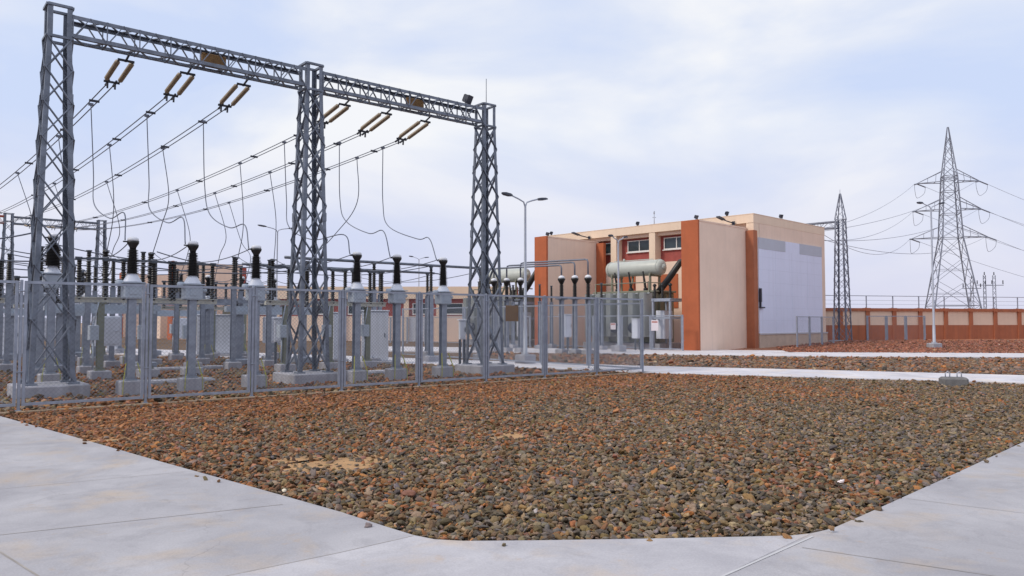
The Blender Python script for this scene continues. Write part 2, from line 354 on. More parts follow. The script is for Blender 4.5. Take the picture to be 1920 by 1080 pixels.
sheet('gravel_bed_soil', bed, M['bed_soil'], -0.055)
yard = ccw([FP(14), FC, FC + V * 0.2] + [G(1210, 690), Vector((18, 30, 0)), Vector((60, 30, 0)), Vector((60, 44, 0)), Vector((12, 44, 0)), Vector((0, 62, 0)), Vector((-60, 110, 0)), Vector((-90, 60, 0)), Vector((-40, 0, 0))])
sheet('yard_ground', yard, M['soil'], -0.045)
def ribbon(name, top, bot, m, z, th):
    pts = bot + top[::-1]; return structure(slab(name, ccw(pts), m, z, th).build(name, m))
ribbon('near_road', road_near_top, road_near_bot, M['road'], 0.02, 0.10)
far_top = [G(*p) for p in [(700, 650), (1145, 655), (1500, 658.2), (1920, 659.5)]]; far_bot = [G(*p) for p in [(700, 658), (1145, 664), (1500, 669), (1920, 671)]]
e2_ = (far_bot[-1] - far_bot[-2]).normalized() * 40; far_bot.append(far_bot[-1] + e2_); far_top.append(far_top[-1] + e2_)
ribbon('far_road', far_top, far_bot, M['road'], 0.03, 0.12)
# red gravel behind the far road rises gently to the boundary wall
rb = MB(); nx, ny = 40, 10
for j in range(ny + 1):
    for i in range(nx + 1):
        fr = far_top[1].lerp(far_top[-1] + Vector((12, -3, 0)), i / nx); bk = Vector((8, 60, 0)).lerp(Vector((95, 78, 0)), i / nx)
        p = fr.lerp(bk, j / ny); z = 0.30 * min(1, j / ny * 1.5) + 0.05 * noise.noise(p * .35)
        rb.v.append(Vector((p.x, p.y, z - 0.02 if j else -0.02)))
for j in range(ny):
    for i in range(nx):
        k = j * (nx + 1) + i; rb.f.append((k, k + 1, k + nx + 2, k + nx + 1)); rb.sm.append(True); rb.mi.append(0)
structure(rb.build('red_gravel_ground', M['red_soil']))
# sandy kerb under the front fence
kb = MB(); a_, b_ = FP(14) - V * .22, FC - V * .22
kb.box((a_ + b_) / 2 + Zv * -0.02, ((b_ - a_).length, 0.22, 0.08), Matrix.Rotation(RU, 3, 'Z'))
structure(kb.build('fence_kerb', M['kerb']))

# ------------------------------------------------------------------ gravel stones
def inside(p, poly):
    c = False; j = len(poly) - 1
    for i in range(len(poly)):
        a, b = poly[i], poly[j]
        if (a[1] > p[1]) != (b[1] > p[1]) and p[0] < (b[0] - a[0]) * (p[1] - a[1]) / (b[1] - a[1]) + a[0]: c = not c
        j = i
    return c
PAL_G = [(0.185, 0.155, 0.105), (0.095, 0.080, 0.058), (0.245, 0.205, 0.15), (0.140, 0.130, 0.112), (0.24, 0.155, 0.075), (0.165, 0.108, 0.048), (0.29, 0.215, 0.13), (0.120, 0.100, 0.066), (0.185, 0.160, 0.150), (0.185, 0.140, 0.058), (0.23, 0.165, 0.12)]
PAL_O = [(0.36, 0.145, 0.045), (0.27, 0.105, 0.035), (0.40, 0.19, 0.075), (0.22, 0.105, 0.042), (0.17, 0.085, 0.04), (0.32, 0.175, 0.085), (0.33, 0.155, 0.10), (0.18, 0.13, 0.09)]
PAL_R = [(0.32, 0.125, 0.075), (0.26, 0.095, 0.055), (0.36, 0.16, 0.105), (0.22, 0.115, 0.08)]
def stone_mat():
    m, nt, b = new_mat('gravel_stone'); N = nt.nodes; Lk = nt.links
    a = N.new('ShaderNodeAttribute'); a.attribute_type = 'INSTANCER'; a.attribute_name = 'stone_col'
    tc = N.new('ShaderNodeTexCoord'); n = N.new('ShaderNodeTexNoise'); n.inputs['Scale'].default_value = 3.0; n.inputs['Detail'].default_value = 5
    Lk.new(tc.outputs['Object'], n.inputs['Vector'])
    mr = N.new('ShaderNodeMapRange'); mr.inputs['From Min'].default_value = 0.3; mr.inputs['From Max'].default_value = 0.7
    mr.inputs['To Min'].default_value = 0.75; mr.inputs['To Max'].default_value = 1.25; Lk.new(n.outputs['Fac'], mr.inputs['Value'])
    mx = N.new('ShaderNodeVectorMath'); mx.operation = 'SCALE'; Lk.new(a.outputs['Color'], mx.inputs[0]); Lk.new(mr.outputs[0], mx.inputs['Scale'])
    Lk.new(mx.outputs[0], b.inputs['Base Color']); b.inputs['Roughness'].default_value = 0.75
    return m
M['stone'] = stone_mat()
def stone_tree():
    g = bpy.data.node_groups.new('stones', 'GeometryNodeTree'); N = g.nodes; Lk = g.links
    g.interface.new_socket('Geometry', in_out='INPUT', socket_type='NodeSocketGeometry'); g.interface.new_socket('Geometry', in_out='OUTPUT', socket_type='NodeSocketGeometry')
    gi = N.new('NodeGroupInput'); go = N.new('NodeGroupOutput')
    jn = N.new('GeometryNodeJoinGeometry')
    for k in range(4):
        ic = N.new('GeometryNodeMeshIcoSphere'); ic.inputs['Radius'].default_value = 1.0; ic.inputs['Subdivisions'].default_value = 3
        ps = N.new('GeometryNodeInputPosition'); nz = N.new('ShaderNodeTexNoise'); nz.noise_dimensions = '4D'
        nz.inputs['W'].default_value = 3.7 * k + 1; nz.inputs['Scale'].default_value = 0.95; nz.inputs['Detail'].default_value = 2.0
        Lk.new(ps.outputs[0], nz.inputs['Vector'])
        sb = N.new('ShaderNodeMath'); sb.operation = 'MULTIPLY_ADD'; sb.inputs[1].default_value = 2.6; sb.inputs[2].default_value = -1.3; Lk.new(nz.outputs['Fac'], sb.inputs[0])
        sc = N.new('ShaderNodeVectorMath'); sc.operation = 'SCALE'; Lk.new(ps.outputs[0], sc.inputs[0]); Lk.new(sb.outputs[0], sc.inputs['Scale'])
        sp = N.new('GeometryNodeSetPosition'); Lk.new(ic.outputs['Mesh'], sp.inputs['Geometry']); Lk.new(sc.outputs[0], sp.inputs['Offset'])
        ss = N.new('GeometryNodeSetShadeSmooth'); Lk.new(sp.outputs[0], ss.inputs[0])
        sm = N.new('GeometryNodeSetMaterial'); sm.inputs['Material'].default_value = M['stone']; Lk.new(ss.outputs[0], sm.inputs[0])
        gt = N.new('GeometryNodeGeometryToInstance'); Lk.new(sm.outputs[0], gt.inputs[0]); Lk.new(gt.outputs[0], jn.inputs[0])
    ip = N.new('GeometryNodeInstanceOnPoints'); Lk.new(gi.outputs[0], ip.inputs['Points']); Lk.new(jn.outputs[0], ip.inputs['Instance'])
    ip.inputs['Pick Instance'].default_value = True
    for nm, ty, sk in (('stone_rot', 'FLOAT_VECTOR', 'Rotation'), ('stone_size', 'FLOAT_VECTOR', 'Scale'), ('stone_kind', 'INT', 'Instance Index')):
        na = N.new('GeometryNodeInputNamedAttribute'); na.data_type = ty; na.inputs['Name'].default_value = nm
        Lk.new([o for o in na.outputs if o.enabled and o.name == 'Attribute'][0], ip.inputs[sk])
    Lk.new(ip.outputs[0], go.inputs[0]); return g
ST = stone_tree()
def stones(name, poly, cell, size, zbase, orange, seed, hole=None, label=None, pal2=None, extra=0.25, palo=None, zfun=None):
    rnd = random.Random(seed); xs = [p[0] for p in poly]; ys = [p[1] for p in poly]
    pts, rot, siz, col, kin = [], [], [], [], []
    x0, x1, y0, y1 = min(xs), max(xs), min(ys), max(ys)
    for j in range(int((y1 - y0) / cell) + 1):
        for i in range(int((x1 - x0) / cell) + 1):
            for lay in range(2):
                if lay and rnd.random() > extra: continue
                x = x0 + (i + rnd.random()) * cell; y = y0 + (j + rnd.random()) * cell
                if abs(x) > y * 0.78 + 3.5: continue
                if not inside((x, y), poly): continue
                if hole and hole(x, y, rnd): continue
                s = size * (0.50 + 0.75 * rnd.random() + (0.7 * rnd.random() if rnd.random() < .07 else 0))
                hump = 0.018 * noise.noise(Vector((x * .9, y * .9, 3)))
                pts.append((x, y, zbase + hump + (zfun(x, y) if zfun else 0.0) + (0.75 * s if lay else 0.0) + rnd.uniform(-.6, .5) * s))
                rot += [rnd.gauss(0, .45), rnd.gauss(0, .45), rnd.uniform(0, 6.28)]
                siz += [s * rnd.uniform(.9, 1.6), s * rnd.uniform(.6, 1.05), s * rnd.uniform(.36, .7)]
                kin.append(rnd.randrange(4))
                o = orange(x, y)
                c = rnd.choice((palo or PAL_O) if rnd.random() < o else (pal2 or PAL_G))
                k = rnd.uniform(.45, 1.22); kb = rnd.uniform(.68, 1.06)
                if rnd.random() < .004: c = (0.42, 0.35, 0.26)
                if rnd.random() < .0003: c = (0.7, 0.68, 0.62)
                col += [c[0] * k * 1.06, c[1] * k * .96, c[2] * k * kb, 1]
    me = bpy.data.meshes.new(name); me.from_pydata(pts, [], [])
    a = me.attributes.new('stone_rot', 'FLOAT_VECTOR', 'POINT'); a.data.foreach_set('vector', rot)
    a = me.attributes.new('stone_size', 'FLOAT_VECTOR', 'POINT'); a.data.foreach_set('vector', siz)
    a = me.attributes.new('stone_kind', 'INT', 'POINT'); a.data.foreach_set('value', kin)
    a = me.attributes.new('stone_col', 'FLOAT_COLOR', 'POINT'); a.data.foreach_set('color', col)
    me.materials.append(M['stone'])
    o = bpy.data.objects.new(name, me); COL.objects.link(o)
    md = o.modifiers.new('stones', 'NODES'); md.node_group = ST
    o['kind'] = 'stuff'; o['label'] = label
    print(name, len(pts)); return o
SANDS = [(G(628, 868), 0.85, .3), (G(560, 860), .4, .15), (G(215, 822), .35, .2), (G(960, 815), .5, .12), (G(520, 860), .3, .2)]
def bed_orange(x, y):
    n = noise.noise(Vector((x * .22, y * .22, 1.3))) + .5 * noise.noise(Vector((x * .7, y * .7, 5.1)))
    t = (x * 0.55 - (y - 8) * 0.35 + 1.2)          # grey stones were tipped towards the right, rusty ones along the fence
    d_f = (Vector((x, y, 0)) - FC).dot(V)                # distance in front of the fence (negative)
    return max(0.07, min(0.94, 0.42 + (0.42 if d_f > -3.2 + 1.2 * n else 0.0) - 0.10 * t + 0.55 * n))
def bed_hole(x, y, rnd):
    for c, ra, pr in SANDS:
        d = Vector((x - c.x, y - c.y, 0)); q = abs(d.dot(U)) / ra + abs(d.dot(V)) / (ra * .5)
        if q < 1.25 and rnd.random() > max(pr, (q - .55) / .7): return True
    return False
def inset(poly, c, k=0.995): return [(c[0] + (p[0] - c[0]) * k, c[1] + (p[1] - c[1]) * k) for p in poly]
bed_in = inset(bed, (3, 14))
def bed_or_stray(x, y, rnd):
    if inside((x, y), bed_in): return bed_hole(x, y, rnd)
    return rnd.random() > .012
stones('gravel_bed', inset(bed, (3, 14), 1.022), 0.0465, 0.0268, -0.020, bed_orange, 3, bed_or_stray, 'loose river gravel of grey brown and rusty stones filling the bed', None, .25, None, lambda x, y: 0.0 if inside((x, y), bed_in) else .028)
sp_ = MB()
for c, ra, pr in SANDS[:4]:
    n = 18; pts = [c + U * (ra * 1.0 * math.cos(a) * (1 + .2 * math.sin(3 * a))) + V * (ra * .55 * math.sin(a)) for a in [2 * math.pi * i / n for i in range(n)]]
    sp_.add([(p.x, p.y, -0.012) for p in pts], [tuple(range(n))])
structure(sp_.build('sand_patch', M['sand_patch']))
yard_near = ccw([FP(8.5) + V * .1, FC + V * .1] + [G(1000, 691), G(335, 668), P(-4, 14), P(-8, 6)])
stones('yard_gravel', yard_near, 0.085, 0.05, -0.03, lambda x, y: .45 + .4 * noise.noise(Vector((x * .3, y * .3, 2))), 5, None, 'brown gravel covering the switchyard behind the chain link fence', None, .15)
stones('red_gravel', ccw([Vector((14.9, 41.5, 0)), Vector((60, 36.5, 0)), Vector((60, 58, 0)), Vector((24, 54.5, 0)), Vector((16, 46.5, 0))]), 0.13, 0.055, 0.03, lambda x, y: .75, 11, None, 'reddish gravel lying between the far road and the boundary wall', PAL_R, .0, PAL_R, lambda x, y: .30 * min(1, max(0, (y - 42) / 12)))
strip = ccw([G(1000, 679.5), G(1210, 686.5), G(1500, 693), G(2300, 711.5), G(2300, 674.5), G(1500, 670), G(1145, 665), G(900, 661)])
stones('gravel_strip', strip, 0.10, 0.058, -0.03, lambda x, y: .38 + .3 * noise.noise(Vector((x * .3, y * .3, 7))), 8, None, 'grey brown gravel strip between the two concrete roads', [(0.19, 0.15, 0.12), (0.24, 0.16, 0.12), (0.13, 0.12, 0.11), (0.28, 0.2, 0.15)], .1)

# ------------------------------------------------------------------ chain link fences
def chain_link(b, x0, x1, z0, z1, pitch, r, y=0.0):
    W, H = x1 - x0, z1 - z0; sec = [(r, 0), (-r / 2, r * .87), (-r / 2, -r * .87)]
    c = -H
    while c < W:
        for sgn in (1, -1):
            ua, ub = max(0.0, c), min(W, c + H)
            if ub - ua > 0.01:
                za, zb = ua - c, ub - c
                if sgn < 0: za, zb = H - za, H - zb
                p = Vector((x0 + ua, y + sgn * r * .5, z0 + za)); q = Vector((x0 + ub, y + sgn * r * .5, z0 + zb))
                ax, ay = b.frame(p, q, (0, 1, 0)); b.prism(p, q, sec, ax, ay, caps=False)
        c += pitch
def fence(name, label, p0, ang, n, step, h, group=None, pitch=0.075, r=0.0028, first=True, post=0.05, stile=0.05, m='fence_steel', z0=0.1):
    t = thing(name, label, 'fence', p0, ang, group)
    def mkpost():
        b = MB(); b.bbox((0, 0, h / 2 - .05), (post, post, h + .14), .008)
        b.bbox((0, 0, -0.02), (post * 2.4, post * 2.4, .08), .02)
        for z in (h * .3, h * .92): b.rod((-post * .95, -post * .6, z), (post * .95, -post * .6, z), .014, 6)
        return b
    pm = None
    for k in range(0 if first else 1, n + 1):
        if pm is None: pm = mkpost().build('post', M[m], t)
        else:
            c = pm.copy(); COL.objects.link(c); c.parent = t; pm = c
        pm.location = (k * step, 0, 0)
    fm = None
    for k in range(n):
        if fm is None:
            b = MB(); s_ = stile; xa, xb = post / 2 + .022, step - post / 2 - .022
            for x in (xa + s_ / 2, xb - s_ / 2): b.box((x, 0, (h + z0) / 2), (s_, s_, h - z0))
            b.box(((xa + xb) / 2, 0, h - s_ / 2), (xb - xa - 2 * s_, s_ * .9, s_)); b.box(((xa + xb) / 2, 0, z0 + s_ / 2), (xb - xa - 2 * s_, s_ * .9, s_))
            fm = b.build('panel_frame', M[m], t)
            b = MB(); chain_link(b, xa + s_, xb - s_, z0 + s_, h - s_, pitch, r)
            cm = b.build('chain_link', M['wire_mesh'], fm)
        else:
            c = fm.copy(); COL.objects.link(c); c.parent = t
            c2 = cm.copy(); COL.objects.link(c2); c2.parent = c; fm, cm = c, c2
        fm.location = (k * step, 0, 0)
    return t
fence('yard_fence', 'long chain link fence with double posts beside the gravel bed', FP(9), RU, 9, FSTEP, 2.42, 'chain link fences', 0.085, 0.0027)
fence('yard_fence', 'chain link fence run turning back from the corner post across the near road', FC, RU + R(90), 6, 2.5, 2.3, 'chain link fences', 0.10, 0.0024, first=False)
bay0 = B(-6.2, 0.2)
fence('bay_fence', 'chain link fence in front of the transformer with the big pale tank', B(-6.6, 0.9), RB + R(90), 5, 2.16, 2.05, 'chain link fences', 0.15, 0.0026, post=.07)
fence('bay_fence', 'distant chain link fence left of the left blast wall', B(-6.6, 12.9), RB + R(90), 8, 2.3, 2.05, 'chain link fences', 0.15, 0.003, post=.07)
fence('cage_fence', 'short chain link pen against the white clad facade', B(0.6, -2.4), RB, 3, 1.75, 2.0, 'chain link fences', 0.15, 0.003, post=.07)
fence('cage_fence', 'short chain link pen between lattice mast and boundary wall', Vector((25.2, 54.6, .2)), R(8), 3, 1.5, 1.9, 'chain link fences', 0.15, 0.003, post=.07)

# ------------------------------------------------------------------ lattice work
def lattice_parts(parent, name, o, s0, s1, z0, ztap, z1, levels, a, th, bw, m, found=None, cap=True):
    """one column: bracing mesh is the part, four legs hang under it"""
    def S(z): return s0 + (s1 - s0) * min(1, max(0, (z - z0) / (ztap - z0)))
    o = Vector(o); cs = [(-1, -1), (1, -1), (1, 1), (-1, 1)]
    def c(i, z): return o + Vector((cs[i % 4][0] * S(z), cs[i % 4][1] * S(z), z))
    b = MB()
    for f in range(4):
        nrm = (Vector((0, -1, 0)), Vector((1, 0, 0)), Vector((0, 1, 0)), Vector((-1, 0, 0)))[f]
        for k in range(len(levels) - 1):
            za, zb = levels[k], levels[k + 1]
            e1 = nrm * -0.012
            b.bar(c(f, za) + e1, c(f + 1, zb) + e1, bw, bw * .35, nrm.cross(Zv)); b.bar(c(f + 1, za) - e1 * .2, c(f, zb) - e1 * .2, bw, bw * .35, nrm.cross(Zv))
        if cap: b.bar(c(f, levels[-1]), c(f + 1, levels[-1]), bw, bw * .8)
    col = b.build(name, m, parent)
    if cap and z1 - levels[-1] > .3:
        b = MB()
        for f in range(4): b.bar(c(f, z1 - .03), c(f + 1, z1 - .03), bw, bw * .8)
        b.build('top_frame', m, col)
    for i in range(4):
        lb = MB(); ax = Vector((-cs[i][0], 0, 0)); ay = Vector((0, -cs[i][1], 0))
        for p, q in ((c(i, z0), c(i, ztap)), (c(i, ztap), c(i, z1))):
            if (q - p).length > .02: lb.angle(p, q, a, th, ax, ay)
        for z in [z0 + (z1 - z0) * k / 4 for k in range(1, 4)]:      # splice plates
            p = c(i, z); lb.angle(p - Zv * .12 - ax * .012 - ay * .012, p + Zv * .12 - ax * .012 - ay * .012, a * 1.15, th * 1.0, ax, ay)
        lb.bbox(c(i, z0) + Zv * .02 + ax * .04 + ay * .04, (.24, .24, .04), .01)
        for dx in (-.07, .07): lb.rod(c(i, z0) + Vector((dx, dx, .04)) + ax * .04 + ay * .04, c(i, z0) + Vector((dx, dx, .12)) + ax * .04 + ay * .04, .014, 6)
        lb.build('leg', m, col)
    if found:
        fb = MB(); fb.bbox(o + Vector((0, 0, found[1] / 2 - .1)), (found[0], found[0], found[1] + .2), .03); fb.build('foundation', M['conc'], col)
    return col
def beam_part(parent, p, q, w_, h_, n, a, m, name='beam'):
    """box girder between p and q (local coordinates, runs along local x)"""
    p = Vector(p); q = Vector(q); Lb = (q - p).length; b = MB()
    ys, zs = (-w_ / 2, w_ / 2), (-h_ / 2, h_ / 2)
    st = Lb / n
    for i in range(n):
        x0, x1 = p.x + i * st, p.x + (i + 1) * st
        for y in ys:
            if i % 2 == 0: za, zb = zs
            else: zb, za = zs
            b.bar((x0, p.y + y * .96, p.z + za), (x1, p.y + y * .96, p.z + zb), .05, .02, (1, 0, 0))
            if i % 2 == 0: b.bar((x0, p.y + y * .98, p.z + zs[0]), (x0, p.y + y * .98, p.z + zs[1]), .045, .02, (1, 0, 0))
        for z in zs:
            ya, yb = ys if i % 2 == 0 else ys[::-1]
            b.bar((x0, p.y + ya, p.z + z * .96), (x1, p.y + yb, p.z + z * .96), .045, .02)
            if i % 2 == 0: b.bar((x0, p.y + ys[0], p.z + z * .98), (x0, p.y + ys[1], p.z + z * .98), .04, .02)
    bm_ = b.build(name, m, parent)
    for y in ys:
        for z in zs:
            cb = MB(); sy = 1 if y < 0 else -1; sz = 1 if z < 0 else -1
            cb.angle(p + Vector((0, y, z)), q + Vector((0, y, z)), a, .014, Vector((0, sy, 0)), Vector((0, 0, sz))); cb.build('chord', m, bm_)
    return bm_

SP = 6.2; LG = Vector((-10.42, 17.35, 0))
g = thing('lattice_gantry', 'tall grey lattice steel gantry of three columns and two girders behind the fence', 'gantry', LG, RU, 'lattice gantries')
lev = [0.3, 1.7, 2.9, 3.95, 4.9, 5.8, 6.6, 7.38, 8.12]
for x in (0, SP, 2 * SP):
    lattice_parts(g, 'column', (x, 0, 0), .45, .245, .27, 8.2, 8.87, lev, .105, .014, .07, M['steel'], (1.42, .27))
for x in (0, SP):
    beam_part(g, (x + .26, 0, 8.43), (x + SP - .26, 0, 8.43), .5, .52, 16, .09, M['steel'])
rodb = MB(); rodb.rod((2 * SP + .2, .2, 8.9), (2 * SP + .2, .2, 9.85), .012, 6); rodb.build('lightning_rod', M['steel'], g)

# far gantry
FT, FV, FH = -1.95, 47.5, 9.7
fgl = P(FT, FV)
g2 = thing('lattice_gantry', 'far lattice gantry seen small and hazy beyond the leftmost gantry column', 'gantry', fgl, RU, 'lattice gantries')
for x in (0, SP, 2 * SP):
    lattice_parts(g2, 'column', (x, 0, 0), .5, .3, .1, 8.9, 9.7, [.3, 1.6, 2.9, 4.1, 5.3, 6.4, 7.4, 8.3, 9.1], .13, .014, .06, M['steel'], (1.5, .3))
for x in (0, SP): beam_part(g2, (x + .3, 0, 9.2), (x + SP - .3, 0, 9.2), .5, .6, 14, .11, M['red'] if x == 0 else M['steel'])

# brown boxes on the girders, floodlight
for t_, lb in ((3.31, 'brown rusty plate box inside the left girder of the gantry'), (9.47, 'brown rusty plate box inside the right girder of the gantry')):
    r_ = thing('plate_box', lb, 'plate box', P(t_, 0.28, 8.24), RU, 'brown boxes on the gantry girders')
    b = MB(); b.bbox((0, 0, .18), (.62, .10, .34), .015); b.build('plate', M['rust_plate'], r_)
    for x in (-.2, .2):
        b = MB(); b.box((x, 0, .355), (.05, .16, .012)); b.build('bracket', M['steel_dark'], r_)
def floodlight(loc, rz, label, k=1.0, tilt=-20):
    r_ = thing('floodlight', label, 'floodlight', loc, rz, 'floodlights')
    b = MB(); b.bbox((0, 0, .03 * k), (.18 * k, .14 * k, .05 * k), .01); b.bar((-.14 * k, 0, .05 * k), (-.14 * k, 0, .22 * k), .03 * k, .02 * k); b.bar((.14 * k, 0, .05 * k), (.14 * k, 0, .22 * k), .03 * k, .02 * k)
    b.bar((-.15 * k, 0, .06 * k), (.15 * k, 0, .06 * k), .03 * k, .02 * k); b.build('bracket', M['lamp_dark'], r_)
    m3 = Matrix.Rotation(R(tilt), 3, 'X')
    b = MB(); b.box(m3 @ Vector((0, 0, 0)) + Vector((0, 0, .25 * k)), (.25 * k, .16 * k, .26 * k), m3)
    for i in range(5): b.box(Vector((0, 0, .25 * k)) + m3 @ Vector(((i - 2) * .05 * k, .10 * k, 0)), (.012 * k, .05 * k, .22 * k), m3)
    b.box(Vector((0, 0, .25 * k)) + m3 @ Vector((0, -.086 * k, 0)), (.28 * k, .014 * k, .29 * k), m3); b.build('housing', M['lamp_dark'], r_)
floodlight(P(11.45, .2, 8.69), RU + R(20), 'dark floodlight on the gantry girder beside the right column', 1.0, 25)

# ------------------------------------------------------------------ insulator strings, conductors, droppers
PH = [1.33, 2.80, 4.27, 7.30, 8.72, 10.15]
CTT = [1.26, 2.60, 4.16, 7.03, 8.32, 9.94]
STR_END = 2.25
ZA, ZE = 8.16, [7.93, 7.86, 7.83, 7.86, 7.80, 7.76]
def string(loc, ang, vec_len, dz, label, group):
    """double insulator string running along local +y, dropping dz"""
    r_ = thing('insulator_string', label, 'insulator string', loc, ang, group)
    L_ = vec_len; d = Vector((0, L_, -dz)).normalized(); m3 = d.to_track_quat('Z', 'Y').to_matrix()
    A = lambda s, x=0: d * s + Vector((x, 0, 0))
    b = MB(); b.bar(A(0) + Vector((0, 0, .05)), A(.42), .045, .03); b.bar(A(.36, -.19), A(.36, .19), .03, .055); 
    for x in (-.16, .16): b.bar(A(.34, x), A(.48, x), .03)
    b.build('upper_yoke', M['fitting'], r_)
    for x in (-.16, .16):
        b = MB(); pr = [(.03, .44), (.03, .49)]
        nd = 16
        for i in range(nd):
            z = .50 + i * .073; pr += [(.04, z), (.064, z + .02), (.062, z + .032), (.04, z + .046)]
        pr += [(.03, .50 + nd * .073), (.03, .50 + nd * .073 + .05)]
        b.lathe(pr, 10, A(0, x), m3); b.build('insulator', M['brown_ins'], r_)
    e = .50 + 16 * .073 + .03
    b = MB()
    for x in (-.16, .16): b.bar(A(e, x), A(e + .16, x), .03)
    b.bar(A(e + .14, -.19), A(e + .14, .19), .03, .055)
    for x in (-.09, .09):
        b.bar(A(e + .14, x * 2), A(L_, x), .04); b.rod(A(L_ - .14, x), A(L_ + .22, x), .032, 6); b.bar(A(L_, x), A(L_ + .02, x) - Zv * .16, .04)
    b.build('lower_yoke', M['fitting'], r_); return r_
WIRES = []
for k in range(6):
    loc = P(PH[k], .36, ZA)
    bay = 'left' if k < 3 else 'right'; o_ = ['leftmost', 'middle', 'rightmost'][k % 3]
    string(loc, RU, STR_END - .38, ZA - ZE[k], f'{o_} brown double insulator string under the {bay} gantry girder', 'insulator strings on the gantry')
    e0 = P(PH[k], STR_END, ZE[k] - .02); e1 = P(PH[k] + FT + .0, FV - 2.4, 8.55)
    string(P(PH[k] + FT, FV - .3, 8.88), RU + R(180), 2.1, .3, f'brown insulator string on the far gantry, {ORD[k]} from left', 'insulator strings on the far gantry')
    line = sagline(e0, e1, 0.95 if k < 3 else 0.8, 40)
    r_ = thing('overhead_conductor', f'twin overhead conductor from the {o_} string of the {bay} gantry girder', 'conductor', e0, 0, 'twin conductors between the gantries')
    side = U * 0.085
    for s_ in (-1, 1):
        MB().tube([p + side * s_ - e0 for p in line], .0155, 6).build('wire', M['cable'], r_)
    sb = MB()
    for f in (1.5, 4.6, 9.5, 16, 24): 
        i = f; p = line[int(i)].lerp(line[int(i) + 1], i - int(i)); sb.bar(p - side * 1.5 - e0, p + side * 1.5 - e0, .05, .06)
    sb.build('spacer', M['fitting'], r_)
    WIRES.append(line)
def wpt(k, v):                       # point on conductor k at distance v along the yard
    ln = WIRES[k]
    f = (v - STR_END) / (FV - 2.4 - STR_END) * 40; f = max(0, min(39.999, f)); i = int(f)
    return ln[i].lerp(ln[i + 1], f - i)
def dropper(pts, label, r=.015, group='dropper cables'):
    c = crom(pts, 10); o = Vector(pts[0]); b = MB(); b.tube(c, r, 6)
    b.box(o, (.12, .07, .07), Matrix.Rotation(RU, 3, 'Z'))
    return tag(b.build('dropper_cable', M['cable'], None, o, ), label, 'cable', group)
DOFF = [.45, .3, .1, .1, .3, .35]
JV = [0.0, -0.15, .1, 1.6, .1, -.1]
for k in range(6):
    v0 = 4.2 + [0, 0, -.4, .6, -.5, -.9][k]; a = wpt(k, v0); t0 = PH[k]; tc_ = CTT[k]; jj = random.uniform(-.1, .1)
    lo = 4.30 + [0, .0, -.05, -.1, .1, .0][k]
    dropper([a, P(t0 + .04, v0 + .12, a.z - 1.9), P(t0 + .02 + jj, v0 - .35, lo + .62), P((t0 + tc_) / 2, v0 - 2.3, lo + .02), P(tc_ - .04, .1, lo - .05), P(tc_ - .13, -.45, 3.55)],
            f'cable looping down to the front insulator, {ORD[k]} from the left', group='cables looping down to the front row')
    v1 = 8.0 + [0, 0, -.6, .4, 1.0, -3.0][k]; a = wpt(k, v1)
    dropper([a, P(t0 + jj, v1 + .15, a.z - 1.6), P(t0, v1 * .55 + 9.22 * .45, 5.0), P(PH[k] + .0, 9.22, 4.1)],
            f'cable hanging from conductor to the breaker row, {ORD[k]} from the left', group='cables hanging to the breaker row')
    v2 = 14.5 + [0, 1.2, -.5, .5, 0, 2.0][k]; a = wpt(k, v2)
    dropper([a, P(t0, v2 + .1, a.z - 1.8), P(t0 + .15, 15.8, 4.7), P(t0 + DOFF[k], 16.95, 3.5)],
            f'cable hanging from conductor to the rear row, {ORD[k]} from the left', group='cables hanging to the rear row')

